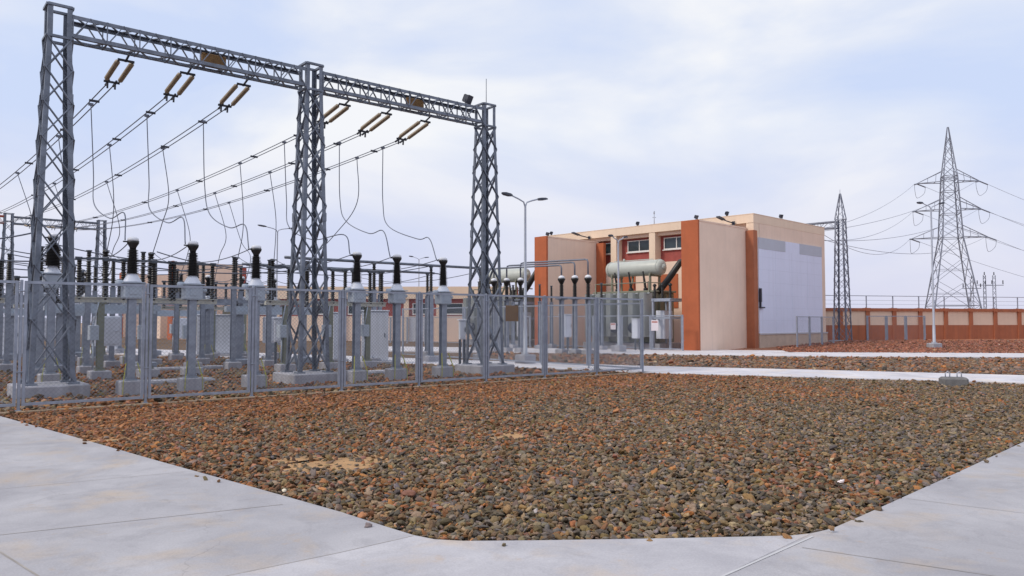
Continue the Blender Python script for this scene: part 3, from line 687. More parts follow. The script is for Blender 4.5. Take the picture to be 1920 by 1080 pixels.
# ------------------------------------------------------------------ insulated instrument transformers
def h_column(b, h, w_=.22, z0=.3, tf=.018):
    b.box((0, -w_ / 2, z0 + h / 2), (w_, tf, h)); b.box((0, w_ / 2, z0 + h / 2), (w_, tf, h)); b.box((0, 0, z0 + h / 2), (tf, w_ - tf, h))
    b.bbox((0, 0, z0 + .015), (w_ * 1.6, w_ * 1.6, .03), .008); b.bbox((0, 0, z0 + h + .012), (w_ * 1.5, w_ * 1.5, .024), .006)
    for x in (-1, 1):
        for y in (-1, 1): b.rod((x * w_ * .62, y * w_ * .62, z0 + .02), (x * w_ * .62, y * w_ * .62, z0 + .09), .012, 6)
    return b
def make_ct(fat=1.0, tall=0.0, name='instrument_transformer'):
    r_ = thing(name, '', 'instrument transformer')
    b = MB(); b.bbox((0, 0, .07), (.50, .50, .50), .025); b.build('foundation', M['conc'], r_)
    h_column(MB(), 1.86 + tall, .165, .32).build('column', M['steel_light'], r_)
    zt = 2.21 + tall
    b = MB(); b.bbox((0, 0, zt + .165), (.40, .36, .33), .02); b.box((0, 0, zt + .345), (.48, .44, .025)); b.box((0, 0, zt - .012), (.34, .34, .02))
    b.box((0, -.186, zt + .17), (.2, .012, .18)); b.rod((.2, 0, zt + .2), (.34, 0, zt + .2), .045, 8); b.lathe([(.075, 0), (.085, .03), (.085, .1), (.06, .13)], 10, (-.27, 0, zt + .27)); b.build('tank_box', M['box_grey'], r_)
    b = MB(); b.lathe([(.21, zt + .36), (.20, zt + .38), (.11, zt + .54), (.10, zt + .56)], 14); b.build('cone', M['cab'], r_)
    b = MB(); b.lathe(shed_profile(.098 * fat, .078 * fat, zt + .55, zt + 1.12 , 15), 14); b.build('insulator', M['black_ins'], r_)
    b = MB(); b.lathe([(.07, zt + 1.11), (.072, zt + 1.16), (.13, zt + 1.26), (.135, zt + 1.31)], 12); b.box((-.13, 0, zt + 1.29), (.16, .05, .03)); b.build('terminal_head', M['black_ins'], r_)
    b = MB(); b.lathe([(.125, zt + 1.31), (.12, zt + 1.37), (.07, zt + 1.40), (.02, zt + 1.41)], 12); b.build('cap', M['white'], r_)
    for sx in (-1, 1):
        b = MB(); b.bar((sx * .12, -.12, .72), (sx * .20, -.262, .31), .032, .012); b.bar((sx * .20, -.256, .33), (sx * .21, -.256, -.04), .032, .010); b.build('earth_strap', M['strap'], r_)
    return r_
ct0 = make_ct(); CTLOC = [G(236, 733), G(365, 728), G(478, 722), G(676, 712.5), G(756, 709), G(838, 704.5)]
for k in range(6):
    c = ct0 if k == 0 else copy_tree(ct0)
    c.location = P(CTT[k], -.62); c.rotation_euler = (0, 0, RU)
    c['label'] = f'black insulator with white cap on grey box, {ORD[k]} from left in the front row'; c['group'] = 'instrument transformers in the front row'
# bigger ones further back beyond the left column
big = make_ct(1.55, .35, 'voltage_transformer')
for k, (t_, v_) in enumerate([(.25, 3.2), (-1.45, 2.6), (-1.5, 5.4), (-3.1, 5.0)]):
    c = big if k == 0 else copy_tree(big); c.location = P(t_, v_); c.rotation_euler = (0, 0, RU); c['group'] = 'thick insulators left of the gantry'
    c['label'] = ['thick black insulator on a tall column right behind the leftmost gantry column', 'thick black insulator on a column at the left picture edge', 'thick black insulator on a column left of and behind the first gantry column', 'farthest left thick black insulator by the picture edge'][k]

# ------------------------------------------------------------------ disconnectors
def make_disc():
    r_ = thing('disconnector_switch', '', 'disconnector')
    b = MB(); b.bbox((0, 0, .05), (.55, .55, .4), .025); b.build('foundation', M['conc'], r_)
    h_column(MB(), 1.93, .17, .25).build('column', M['olive'], r_)
    b = MB(); b.box((0, 0, 2.28), (1.42, .16, .12)); b.box((0, .12, 2.36), (1.42, .06, .025)); b.box((0, -.12, 2.36), (1.42, .06, .025)); b.build('base_channel', M['cream_steel'], r_)
    for y in (-.58, .1, .58):
        b = MB(); b.lathe(shed_profile(.055, .05, 2.37, 3.38, 14), 12); b.rod((0, y * 0, 2.3), (0, 0, 2.38), .09, 10); b.lathe([(.06, 3.37), (.06, 3.44), (.03, 3.45)], 8)
        ob = b.build('insulator', M['black_ins'], r_); ob.location = (y, 0, 0)
    b = MB(); b.bar((-.68, 0, 3.47), (.1, 0, 3.5), .05, .06); b.bar((.1, .03, 3.5), (.68, .05, 3.46), .05, .06); b.box((.1, 0, 3.5), (.16, .1, .12)); b.box((-.6, 0, 3.5), (.18, .08, .05)); b.box((.6, 0, 3.5), (.18, .08, .05)); b.build('blade', M['steel_dark'], r_)
    b = MB(); b.bbox((-.22, -.2, 1.35), (.24, .3, .42), .015); b.rod((-.22, -.2, 1.14), (-.22, -.2, .3), .025, 6); b.rod((-.22, -.2, 1.56), (-.1, -.2, 2.22), .02, 6); b.build('drive_box', M['box_grey'], r_)
    return r_
d0 = make_disc(); first = True
for row, (v_, nm) in enumerate([(5.0, 'second'), (17.0, 'fifth')]):
    for k in range(6):
        c = d0 if first else copy_tree(d0); first = False
        c.location = P(PH[k] + [.45, .3, .1, .1, .3, .35][k], v_); c.rotation_euler = (0, 0, RU); c['group'] = f'disconnector switches in the {nm} row'
        c['label'] = f'black post disconnector on olive column, {ORD[k]} from left in the {nm} equipment row'

# ------------------------------------------------------------------ breakers
def make_breaker():
    r_ = thing('circuit_breaker', '', 'circuit breaker')
    b = MB(); b.box((0, 0, 2.15), (3.6, .22, .22)); b.box((0, -.2, 2.0), (3.2, .12, .12)); b.build('frame', M['box_grey'], r_)
    for x in (-1.3, 1.3):
        b = MB(); h_column(b, 1.78, .24, .25); b.bbox((0, 0, .05), (.7, .7, .4), .03); ob = b.build('support_leg', M['steel_light'], r_); ob.location = (x, 0, 0)
    for x in (-1.46, 0, 1.46):
        b = MB(); b.lathe([(.14, 2.27), (.14, 2.42), (.09, 2.46)] + shed_profile(.075, .07, 2.47, 3.2, 10) + [(.1, 3.21), (.11, 3.28), (.1, 3.34)] + shed_profile(.085, .08, 3.36, 4.0, 9) + [(.1, 4.02), (.1, 4.12), (.04, 4.14)], 12)
        ob = b.build('pole_insulator', M['black_ins'], r_); ob.location = (x, 0, 0)
        b = MB(); b.box((0, .18, 3.28), (.1, .3, .04)); b.box((0, -.18, 4.08), (.1, .3, .04)); ob2 = b.build('terminal_pad', M['steel_dark'], ob)
    b = MB(); b.bbox((0, -.35, 1.35), (.8, .5, 1.0), .03); b.box((0, -.612, 1.35), (.68, .016, .86)); b.rod((.25, -.63, 1.35), (.25, -.66, 1.35), .03, 6); b.build('control_box', M['cab'], r_)
    return r_
br0 = make_breaker()
for k, (t_, v_) in enumerate([(2.8, 9.4), (8.72, 9.4), (2.8, 21.0), (8.72, 21.0), (-3.2, 10.6)]):
    c = br0 if k == 0 else copy_tree(br0); c.location = P(t_, v_); c.rotation_euler = (0, 0, RU); c['group'] = 'three pole circuit breakers'
    c['label'] = ['near left three pole breaker with black insulators behind the left gantry bay', 'near right three pole breaker with black insulators behind the middle gantry column', 'far left three pole breaker of the rear yard', 'far right three pole breaker of the rear yard', 'three pole breaker at the left picture edge beyond the first gantry column'][k]
for k in range(6):
    c = copy_tree(ct0); c.location = P(PH[k] + .15, 13.0); c.rotation_euler = (0, 0, RU); c['group'] = 'instrument transformers in the fourth row'
    c['label'] = f'smaller looking black insulator, {ORD[k]} from left in the fourth equipment row'
# jumpers between the rows
def wire(pts, label, r=.013, group='jumper wires between equipment', m='cable', name='jumper_wire'):
    pts = [Vector(p) for p in pts]; b = MB(); b.tube(pts, r, 6); return tag(b.build(name, M[m], None, pts[0]), label, 'wire', group)
for k in range(6):
    t0 = PH[k] + [.45, .3, .1, .1, .3, .35][k]
    wire(sagline(P(CTT[k], -.5, 3.58), P(t0, 4.95, 3.52), .12, 12), f'short jumper from front row insulator to disconnector, {ORD[k]} from the left')
    wire(sagline(P(t0, 5.05, 3.5), P(PH[k], 9.1, 4.08), .2, 12), f'short jumper from disconnector to breaker, {ORD[k]} from the left')
    wire(sagline(P(PH[k], 9.7, 3.3), P(PH[k] + .15, 13.0, 3.55), .15, 12), f'short jumper from breaker to fourth row insulator, {ORD[k]} from the left')
    wire(sagline(P(PH[k] + .15, 13.0, 3.55), P(t0, 16.95, 3.5), .15, 12), f'short jumper from fourth to fifth equipment row, {ORD[k]} from the left')

# ------------------------------------------------------------------ post insulators carrying tubular busbars
def make_post(h=2.9):
    r_ = thing('post_insulator', '', 'post insulator')
    b = MB(); b.bbox((0, 0, .05), (.5, .5, .4), .025); b.build('foundation', M['conc'], r_)
    h_column(MB(), h - .25, .15, .25).build('column', M['steel_light'], r_)
    b = MB(); b.lathe(shed_profile(.058, .052, h + .02, h + .95, 13), 12); b.build('insulator', M['black_ins'], r_)
    b = MB(); b.lathe([(.06, h + .94), (.06, h + 1.02), (.09, h + 1.04), (.09, h + 1.07)], 8); b.build('clamp', M['steel_dark'], r_)
    return r_
po0 = make_post(); first = True; n_ = 0
for k, t_ in enumerate([.6, 2.0, 3.5, 5.3, 6.5, 8.0]):
    c = po0 if first else copy_tree(po0); first = False
    c.location = P(t_, 7.4 + .5 * (k % 2)); c.rotation_euler = (0, 0, RU); c['group'] = 'slim post insulators in the third row'
    c['label'] = f'slim black post insulator on grey column, {ORD[k]} from left in the third equipment row'
for vv, nm in ((11.0, 'lower middle'), (15.2, 'upper middle'), (25.0, 'rearmost')):
    for k in range(6):
        c = copy_tree(po0); c.location = P([.2, 1.9, 3.4, 5.0, 6.6, 8.3][k] + .25 * (vv > 12), vv + .6 * (k % 2)); c.rotation_euler = (0, 0, RU); c['group'] = f'slim posts in the {nm} row'
        c['label'] = f'slim black topped post, {ORD[k]} from left in the {nm} row of the yard'
    b = MB(); o = P(-.5, vv + .3, 2.45); b.box((0, 0, 0), (10.5, .12, .16), Matrix.Rotation(RU, 3, 'Z')); b.box((0, 0, .12), (10.5, .2, .02), Matrix.Rotation(RU, 3, 'Z'))
    b.v = [p + P(4.6, vv + .3, 2.5) for p in b.v]
    tag(b.build('crossmember', M['steel_light'], None, P(4.6, vv + .3, 2.5)), f'long grey steel crossmember along the {nm} row of posts', 'crossmember', 'steel crossmembers of the yard')
for k, (ta, va, za, tb, vb, zb, sg) in enumerate([(.2, 11, 3.95, 8.3, 11.4, 3.95, .35), (.45, 15.2, 3.95, 8.6, 15.6, 3.95, .3), (-3, 6, 4.6, 2.0, 11, 3.95, .3), (3.4, 11, 3.95, 4.0, 15.4, 3.95, .5), (6.6, 11, 3.95, 11.9, 11.2, 4.0, .3), (8.3, 11, 3.95, 14.6, 7.0, 4.0, .4), (-4, 12, 5.0, 3.4, 15, 3.95, .5)]):
    p0_, p1_ = P(ta, va, za), P(tb, vb, zb); b = MB(); b.tube([q - Zv * 0 for q in sagline(p0_, p1_, sg, 20)], .017, 6)
    tag(b.build('jumper_wire', M['cable'], None, p0_), ['slack wire along the lower middle row of posts', 'slack wire along the upper middle row of posts', 'slack wire from beyond the left edge to the lower middle row', 'slack wire between the two middle rows of posts', 'slack wire from the lower middle row to the far busbar', 'slack wire from the lower middle row to the near busbar', 'slack wire from beyond the left edge to the upper middle row'][k], 'wire', 'jumper wires between equipment')
for k, (t_, v_) in enumerate([(-1.0, 7.6), (-2.6, 7.6), (-1.4, 14.0)]):
    c = copy_tree(d0); c.location = P(t_, v_); c.rotation_euler = (0, 0, RU); c['group'] = 'disconnector switches left of the gantry'
    c['label'] = ['black post disconnector seen through the first gantry column', 'black post disconnector by the left picture edge', 'small far disconnector just left of the first gantry column'][k]
for bi, v_ in enumerate((7.0, 11.2)):
    for t_ in (9.4, 11.9, 14.6, 17.2):
        if bi == 0 and t_ < 11: continue
        c = po0 if first else copy_tree(po0); first = False
        c.location = P(t_, v_); c.rotation_euler = (0, 0, RU); c['group'] = 'post insulators under the busbars'
        c['label'] = f'black post insulator under the {"near" if bi == 0 else "far"} busbar, {ORD[n_]} from left'
        n_ += 1
    n_ = 0
for v_, nm, z_ in ((7.0, 'near', 4.02), (11.2, 'far', 4.02)):
    b = MB(); o = P(8.2, v_, z_); b.tube([o, P(17.6, v_, z_)], .055, 8); b.tube([P(17.6, v_, z_), P(18.2, v_ + .2, z_ - .02)], .03, 6)
    tag(b.build('tubular_busbar', M['steel'], None, o), f'{nm} grey tubular busbar on black posts behind the right gantry bay', 'busbar', 'tubular busbars')
for k, (va, vb, tb) in enumerate([(7.0, 24, 17.0), (11.2, 26, 16.2), (9.0, 25, 15)]):
    wire(sagline(P(17.6 if k < 2 else 10.4, va, 4.0 if k < 2 else 3.5), P(tb + 3, vb, 4.6), .5, 20), ['sagging wire from the near busbar end towards the left transformer', 'sagging wire from the far busbar end towards the left transformer', 'long sagging wire from the breaker row towards the left transformer'][k], .016)
for k, (ta, va, tb, vb, za, zb) in enumerate([(1.8, 6, 8.8, 6.1, 3.6, 3.6), (1.3, 9.2, 9.0, 11.2, 4.2, 4.1), (-3.5, 7, 1.8, 6, 3.9, 3.6), (-4, 4, -.05, 3.2, 3.9, 4.0), (4.4, 9.2, 10, 11.2, 4.15, 4.1), (-4, 9, 3, 13, 4.1, 3.6)]):
    wire(sagline(P(ta, va, za), P(tb, vb, zb), .32, 20), ['dark strung wire across the second equipment row', 'dark strung wire across the breaker row', 'dark strung wire leaving the second row at left', 'dark strung wire to the thick insulator by the first column', 'dark strung wire from the breakers to the far busbar', 'dark strung wire leaving the fourth row at left'][k], .02)

# ------------------------------------------------------------------ cabinets
def cabinet(loc, w_, d_, h_, label, legs=0.0, doors=1, m='cab', rz=None, plinth=.12):
    r_ = thing('control_cabinet', label, 'cabinet', loc, RU if rz is None else rz, 'grey control cabinets')
    b = MB(); z0 = legs if legs else plinth
    b.bbox((0, 0, z0 + h_ / 2), (w_, d_, h_), .02); b.bbox((0, 0, z0 + h_ + .03), (w_ + .08, d_ + .08, .05), .015); b.build('body', M[m], r_)
    for i in range(doors):
        dw = w_ / doors; b = MB(); xc = -w_ / 2 + dw * (i + .5)
        b.box((xc, -d_ / 2 - .012, z0 + h_ / 2), (dw - .05, .02, h_ - .08)); dd = b.build('door', M[m], r_)
        b = MB(); b.box((xc + dw * .36, -d_ / 2 - .035, z0 + h_ * .52), (.03, .022, .16)); b.build('handle', M['steel_dark'], dd)
    if legs:
        for x in (-w_ * .35, w_ * .35):
            b = MB(); b.box((x, 0, legs / 2 - .02), (.08, .08, legs + .03)); b.build('leg', M['steel_dark'], r_)
    else:
        b = MB(); b.bbox((0, 0, plinth / 2 - .08), (w_ + .35, d_ + .35, plinth + .15), .02); b.build('plinth', M['conc'], r_)
    return r_
cabinet(at(407, 640, 37.5) * 1 - Zv * at(407, 640, 37.5).z, 1.75, .8, 1.85, 'wide pale double door cabinet behind the second front row insulator', doors=2, rz=R(12))
cabinet(Vector((-5.45, 30.6, 0)), 1.05, .7, 1.95, 'tall pale grey cabinet on a plinth right of the middle gantry column', rz=R(10))
cabinet(Vector((-7.35, 32.5, 0)), .45, .5, 1.9, 'narrow white cabinet just right of the middle gantry column', rz=R(20))
cabinet(Vector((-21.2, 41, 0)), .55, .6, 1.8, 'narrow pale cabinet far behind the first front row insulator', rz=R(10))
cabinet(Vector((-8.25, 27.3, 0)), .36, .34, .82, 'small grey box on two legs left of the middle gantry column', legs=.95, rz=R(15))
cabinet(Vector((-1.75, 27.0, 0)), .22, .2, .65, 'slim white box on legs left of the right gantry column', legs=1.05, rz=R(15))
cabinet(Vector((-24.6, 38, 0)), .9, .7, 1.75, 'pale cabinet at the left picture edge behind the first column', rz=R(10))
# flat trench covers
for k, (a, b_, lb) in enumerate([(P(2.9, 2.1), (2.2, .7), 'flat concrete trench cover lying behind the left gantry bay'), (P(8.6, 1.9), (2.0, .6), 'flat concrete trench cover lying behind the right gantry bay'), (P(5.2, 8.0), (2.4, .6), 'flat concrete trench cover near the breaker row')]):
    r_ = MB(); r_.bbox((0, 0, .03), (b_[0], b_[1], .1), .015)
    for i in range(4): r_.bbox((-b_[0] / 2 + b_[0] * (i + .5) / 4, 0, .09), (b_[0] / 4 - .02, b_[1] - .06, .03), .008)
    o = r_.build('trench_cover', M['conc']); o.location = a; o.rotation_euler = (0, 0, RU); tag(o, lb, 'trench cover', 'concrete trench covers')

# rusty sign on the fence and white notices
r_ = thing('warning_sign', 'square rusty brown sign hung on the fence right of the right gantry column', 'sign', FP(2.55) + V * .06 + Zv * 1.68, RU, 'signs on the fences')
b = MB(); b.bbox((0, 0, .22), (.47, .012, .45), .003); b.build('plate', M['rust_plate'], r_)
for z in (.36, .08):
    b = MB(); b.box((0, .02, z), (.42, .02, .03)); b.build('batten', M['steel_dark'], r_)
for k, (s_, lb, sz) in enumerate([(1.85, 'white notice board on the transformer bay fence', (.5, .62)), (4.9, 'small white notice on the transformer bay fence further left', (.4, .4))]):
    r_ = thing('notice_board', lb, 'sign', B(-6.67, .9 + s_) + Zv * (1.15 if k == 0 else 1.2), RB - R(90), 'signs on the fences')
    b = MB(); b.bbox((0, 0, sz[1] / 2), (sz[0], .012, sz[1]), .003); b.build('plate', M['sign_white'], r_)
    b = MB(); b.box((0, -.009, sz[1] * .82), (sz[0] * .8, .004, .07)); b.build('heading_band', M['red'], r_)
# ------------------------------------------------------------------ main building
def rect(b, a0, a1, b0, b1, z0, z1, mi=0): return b.box(((a0 + a1) / 2, (b0 + b1) / 2, (z0 + z1) / 2), (a1 - a0, b1 - b0, z1 - z0), mi=mi)
bd = thing('substation_building', 'beige and terracotta two storey building with white clad side and maroon upper wall', 'building', C0, RB, 'substation buildings')
LB = 18.2
b = MB(); rect(b, 0, 10.3, 0, LB, -.2, 5.75); rect(b, .75, 10.3, .0, LB, 5.75, 7.85); b.build('wall', M['beige'], bd)
b = MB(); rect(b, -.012, 10.312, -.012, LB + .012, 7.85, 8.38); rect(b, -.03, 10.33, -.03, LB + .03, 8.38, 8.42); b.build('parapet', M['beige_light'], bd)
b = MB(); rect(b, .70, .75, .5, LB - .3, 5.75, 7.85); b.build('upper_wall', M['maroon'], bd)
b = MB(); rect(b, .3, .70, .5, LB - .3, 7.62, 7.85); b.build('soffit_beam', M['beige'], bd)
for s_ in (.0, 3.95, 7.35, 10.7, 14.1, LB - .5):
    b = MB(); rect(b, .02, .70, s_, s_ + .5, 5.75, 7.85); b.build('column', M['beige_light'], bd)
for s_ in (1.0, 5.0, 8.1, 11.6, 14.9):
    w_ = 2.05; b = MB(); z0, z1 = 6.72, 7.42
    rect(b, .62, .70, s_, s_ + w_, z0 - .07, z0); rect(b, .62, .70, s_, s_ + w_, z1, z1 + .05); rect(b, .63, .70, s_, s_ + .06, z0, z1); rect(b, .63, .70, s_ + w_ - .06, s_ + w_, z0, z1); rect(b, .63, .70, s_ + w_ / 2 - .03, s_ + w_ / 2 + .03, z0, z1)
    rect(b, .56, .70, s_ - .08, s_ + w_ + .08, z0 - .13, z0 - .07)
    f_ = b.build('window', M['winframe'], bd)
    for y0_, y1_ in ((s_ + .06, s_ + w_ / 2 - .03), (s_ + w_ / 2 + .03, s_ + w_ - .06)):
        b = MB(); rect(b, .665, .69, y0_, y1_, z0, z1); b.build('pane', M['glass'], f_)
for s_ in (1.6, 5.5, 9.0, 12.9, 15.6):
    b = MB(); rect(b, -.04, 0, s_, s_ + 1.6, 2.6, 4.9); b.build('painted_panel', M['orange'] if s_ < 12 else M['maroon'], bd)
# white clad side
b = MB(); rect(b, .5, 9.65, -.06, 0, .95, 6.95); cl = b.build('cladding', M['panel'], bd)
b = MB()
for z in (1.75, 2.55, 3.35, 4.15, 4.95, 5.75): rect(b, .5, 9.65, -.066, -.06, z, z + .022)
for x in (2.7, 5.0, 7.3): rect(b, x, x + .02, -.065, -.06, .95, 6.22)
b.build('seam', M['panel_seam'], cl)
for x0_, x1_ in ((.5, 4.1), (6.2, 9.65)):
    b = MB(); rect(b, x0_, x1_, -.075, -.06, 6.25, 6.95); b.build('louvre_band', M['panel_grey'], cl)
b = MB(); rect(b, .4, 10.3, -.10, 0, -.2, .86); rect(b, .4, 10.3, -.14, 0, .86, .95)
b.build('plinth', M['plinth'], bd)
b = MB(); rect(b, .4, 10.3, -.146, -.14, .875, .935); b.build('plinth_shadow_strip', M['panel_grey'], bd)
b = MB(); rect(b, -.20, .28, -.10, .44, -.2, 7.35); b.build('corner_pilaster', M['brown'], bd)  # same orange paint in shade; the shade is put into this browner colour
b = MB(); rect(b, .42, .56, -.22, -.08, 2.9, 3.75); rect(b, .46, .52, -.2, -.08, 2.6, 2.9); rect(b, .42, .95, -.22, -.08, 2.52, 2.60); b.build('cable_box', M['lamp_dark'], bd)
for s_ in (.45, 12.3):
    b = MB(); rect(b, -5.5, -.02, s_, s_ + 1.1, -.2, 7.46); fw = b.build('blast_wall', M['beige'], bd)
    b = MB(); rect(b, -5.66, -5.5, s_ - .01, s_ + 1.11, -.2, 7.54); b.build('end_face', M['orange'], fw)
    b = MB(); rect(b, -5.5, -.02, s_ - .03, s_ + 1.13, 7.46, 7.54); b.build('coping', M['beige'], fw)
    if s_ > 5:
        b = MB(); rect(b, -.33, -.05, s_ - .7, s_ - .03, -.2, 7.4); b.build('pilaster', M['orange'], bd)
# roof things
for k, (a_, s_, z_, an, lb) in enumerate([(.15, 1.9, 8.42, 60, 'floodlight on the parapet just left of the building corner'), (3.9, .1, 8.42, -20, 'floodlight on the parapet above the white clad side'),
                                         (.15, 8.9, 8.42, 70, 'floodlight on the parapet above the middle windows'), (.2, 17.2, 8.42, 70, 'floodlight at the left end of the parapet'),
                                         (-5.3, .75, 7.54, 10, 'floodlight on top of the right blast wall'), (-5.2, 12.6, 7.54, 10, 'floodlight on top of the left blast wall')]):
    floodlight(B(a_, s_, z_), RB + R(an), lb, .8, 20)
b = MB(); b.rod((0, 0, 0), (0, 0, .75), .03, 6); b.rod((0, 0, .75), (0, 0, .95), .05, 6); b.bar((-.12, 0, .5), (.12, 0, .5), .04); b.bbox((0, 0, .03), (.2, .2, .06), .02)
o = b.build('roof_antenna', M['lamp']); o.location = B(.3, 7.6, 8.42); tag(o, 'short antenna mast on the parapet above the windows', 'antenna')
for k, s_ in enumerate((1.3, 13.1)):
    r_ = thing('wall_lamp', 'dark arm lamp on the parapet above the ' + ('right' if k == 0 else 'left') + ' blast wall', 'lamp', B(-.1, s_, 7.9), RB, 'arm lamps on the parapet')
    b = MB(); b.tube([(0, 0, 0), (-.8, 0, .06), (-1.3, 0, .12)], .04, 6); b.box((-.02, 0, 0), (.04, .2, .24)); b.build('arm', M['lamp_dark'], r_)
    b = MB(); b.box((-1.55, 0, .17), (.7, .24, .09), Matrix.Rotation(R(10), 3, 'Y')); b.build('lamp_head', M['lamp_dark'], r_)

# ------------------------------------------------------------------ transformers
def make_tr():
    r_ = thing('power_transformer', '', 'transformer')
    b = MB(); rect(b, -1.5, 1.5, -3.0, 3.0, -.2, .35); b.build('plinth', M['conc'], r_)
    b = MB(); b.bbox((0, 0, 1.95), (2.0, 4.8, 3.1), .06); b.bbox((0, 0, 3.55), (2.2, 5.0, .12), .03)
    for y in (-2, -1.2, -.4, .4, 1.2, 2): rect(b, -1.08, -1.0, y - .05, y + .05, .5, 3.4); rect(b, 1.0, 1.08, y - .05, y + .05, .5, 3.4)
    for x in (-.6, 0, .6): rect(b, x - .05, x + .05, -2.48, -2.4, .5, 3.4)
    b.build('tank', M['tank'], r_)
    b = MB(); m3 = Matrix.Rotation(R(-90), 3, 'X')
    b.lathe([(.02, -2.2), (.3, -2.17), (.46, -2.08), (.5, -1.95), (.5, 1.95), (.46, 2.08), (.3, 2.17), (.02, 2.2)], 24, (.2, 0, 5.1), m3)
    for y in (-1.9, 1.9): b.lathe([(.53, y - .03), (.53, y + .03)], 24, (.2, 0, 5.1), m3)
    b.rod((.2, -2.1, 5.1), (.2, -2.26, 5.1), .2, 12); b.rod((.2, .9, 5.58), (.2, .9, 5.78), .07, 8); b.bar((.2, -1.4, 5.65), (.2, 1.7, 5.65), .05); 
    b.build('conservator', M['conserv'], r_)
    for y in (-1.5, 1.5):
        b = MB()
        for x in (-.3, .7): b.bar((x, y, 3.6), (x, y, 4.75), .12, .1)
        b.box((.2, y, 4.6), (1.2, .12, .12)); b.build('conservator_stand', M['tank'], r_)
    b = MB(); b.tube([(.2, .2, 4.65), (.2, .25, 4.2), (-.1, .3, 3.6)], .07, 8); b.build('oil_pipe', M['tank'], r_)
    for i in range(6):
        y0 = -2.15 + i * .86; b = MB()
        for j in range(7): rect(b, -2.1, -1.22, y0 - .16 + j * .05, y0 - .16 + j * .05 + .022, .75, 3.45)
        b.tube([(-1.0, y0, 3.3), (-1.3, y0, 3.3)], .06, 8); b.tube([(-1.0, y0, .9), (-1.3, y0, .9)], .06, 8)
        b.rod((-1.75, y0 - .34, 3.4), (-1.75, y0 + .36, 3.4), .05, 8); b.rod((-1.75, y0 - .34, .8), (-1.75, y0 + .36, .8), .05, 8)
        b.build('radiator', M['radiator'], r_)
    for i in range(3):
        b = MB(); y = -1.5 + i * 1.1; b.lathe([(.14, 0), (.14, .2), (.1, .24)] + shed_profile(.07, .05, .25, 1.15, 12) + [(.05, 1.17), (.05, 1.3)], 12, (-.75, y, 3.55), Matrix.Rotation(R(-14), 3, 'Y')); b.build('bushing', M['black_ins'], r_)
        b = MB(); b.lathe([(.1, 0), (.1, .15)] + shed_profile(.05, .045, .16, .6, 6) + [(.03, .7)], 10, (.75, y + .9, 3.6)); b.build('bushing', M['red'], r_)
    for y in (-1.6, -.2, 1.2):
        b = MB(); b.rod((-2.16, y, 1.3), (-2.36, y, 1.3), .32, 16); b.rod((-2.30, y, 1.3), (-2.40, y, 1.3), .1, 8); b.build('cooling_fan', M['lamp_dark'], r_)
    b = MB(); b.bbox((-1.0, -3.0, 1.5), (.9, .6, 1.7), .02); b.box((-1.0, -3.31, 1.5), (.8, .02, 1.55)); b.build('control_cubicle', M['cab'], r_)
    b = MB()
    for x, y in ((-2.0, -2.9), (-2.0, -4.1), (-.6, -4.1), (-.6, -2.9)): b.bar((x, y, -.1), (x, y, 3.0), .12, .12)
    for z in (1.9, 2.95):
        b.bar((-2.0, -2.9, z), (-2.0, -4.1, z), .14, .14); b.bar((-.6, -2.9, z), (-.6, -4.1, z), .14, .14); b.bar((-2.1, -4.1, z), (-.5, -4.1, z), .13, .13); b.bar((-2.1, -2.9, z), (-.5, -2.9, z), .13, .13)
    b.box((-1.3, -3.5, 3.04), (1.5, 1.4, .04)); b.build('platform', M['fence_steel'], r_)
    for i in range(3):
        b = MB(); x = -1.9; y = -2.95 - i * .55; b.lathe([(.1, 3.05), (.1, 3.1)] + shed_profile(.07, .065, 3.1, 3.75, 8) + [(.08, 3.76), (.13, 3.85), (.06, 3.95)], 10, (x, y, 0)); b.build('surge_arrester', M['black_ins'], r_)
    b = MB(); b.tube([(-.6, -2.2, 3.4), (-.6, -3.0, 4.2), (-.6, -3.9, 5.25), (.6, -4.4, 5.6), (2.6, -4.5, 5.6)], .2, 10); b.build('cable_duct', M['black_ins'], r_)
    b = MB()
    for y in (-2.0, 2.2): b.tube([(-1.15, y, .4), (-1.15, y, 4.1), (.9, y, 4.1)], .045, 6)
    b.tube([(-1.15, -2.0, 4.1), (-1.15, 2.2, 4.1)], .03, 6); b.build('sprinkler_pipe', M['tank'], r_)
    return r_
tr = make_tr(); tr.location = B(-3.75, 6.4); tr.rotation_euler = (0, 0, RB)
tr['label'] = 'grey transformer with large pale cylindrical conservator between the two blast walls'; tr['group'] = 'power transformers'
tr2 = copy_tree(tr, B(-4.2, 17.9), RB, 'transformer with pale conservator left of the left blast wall, partly behind the gantry')

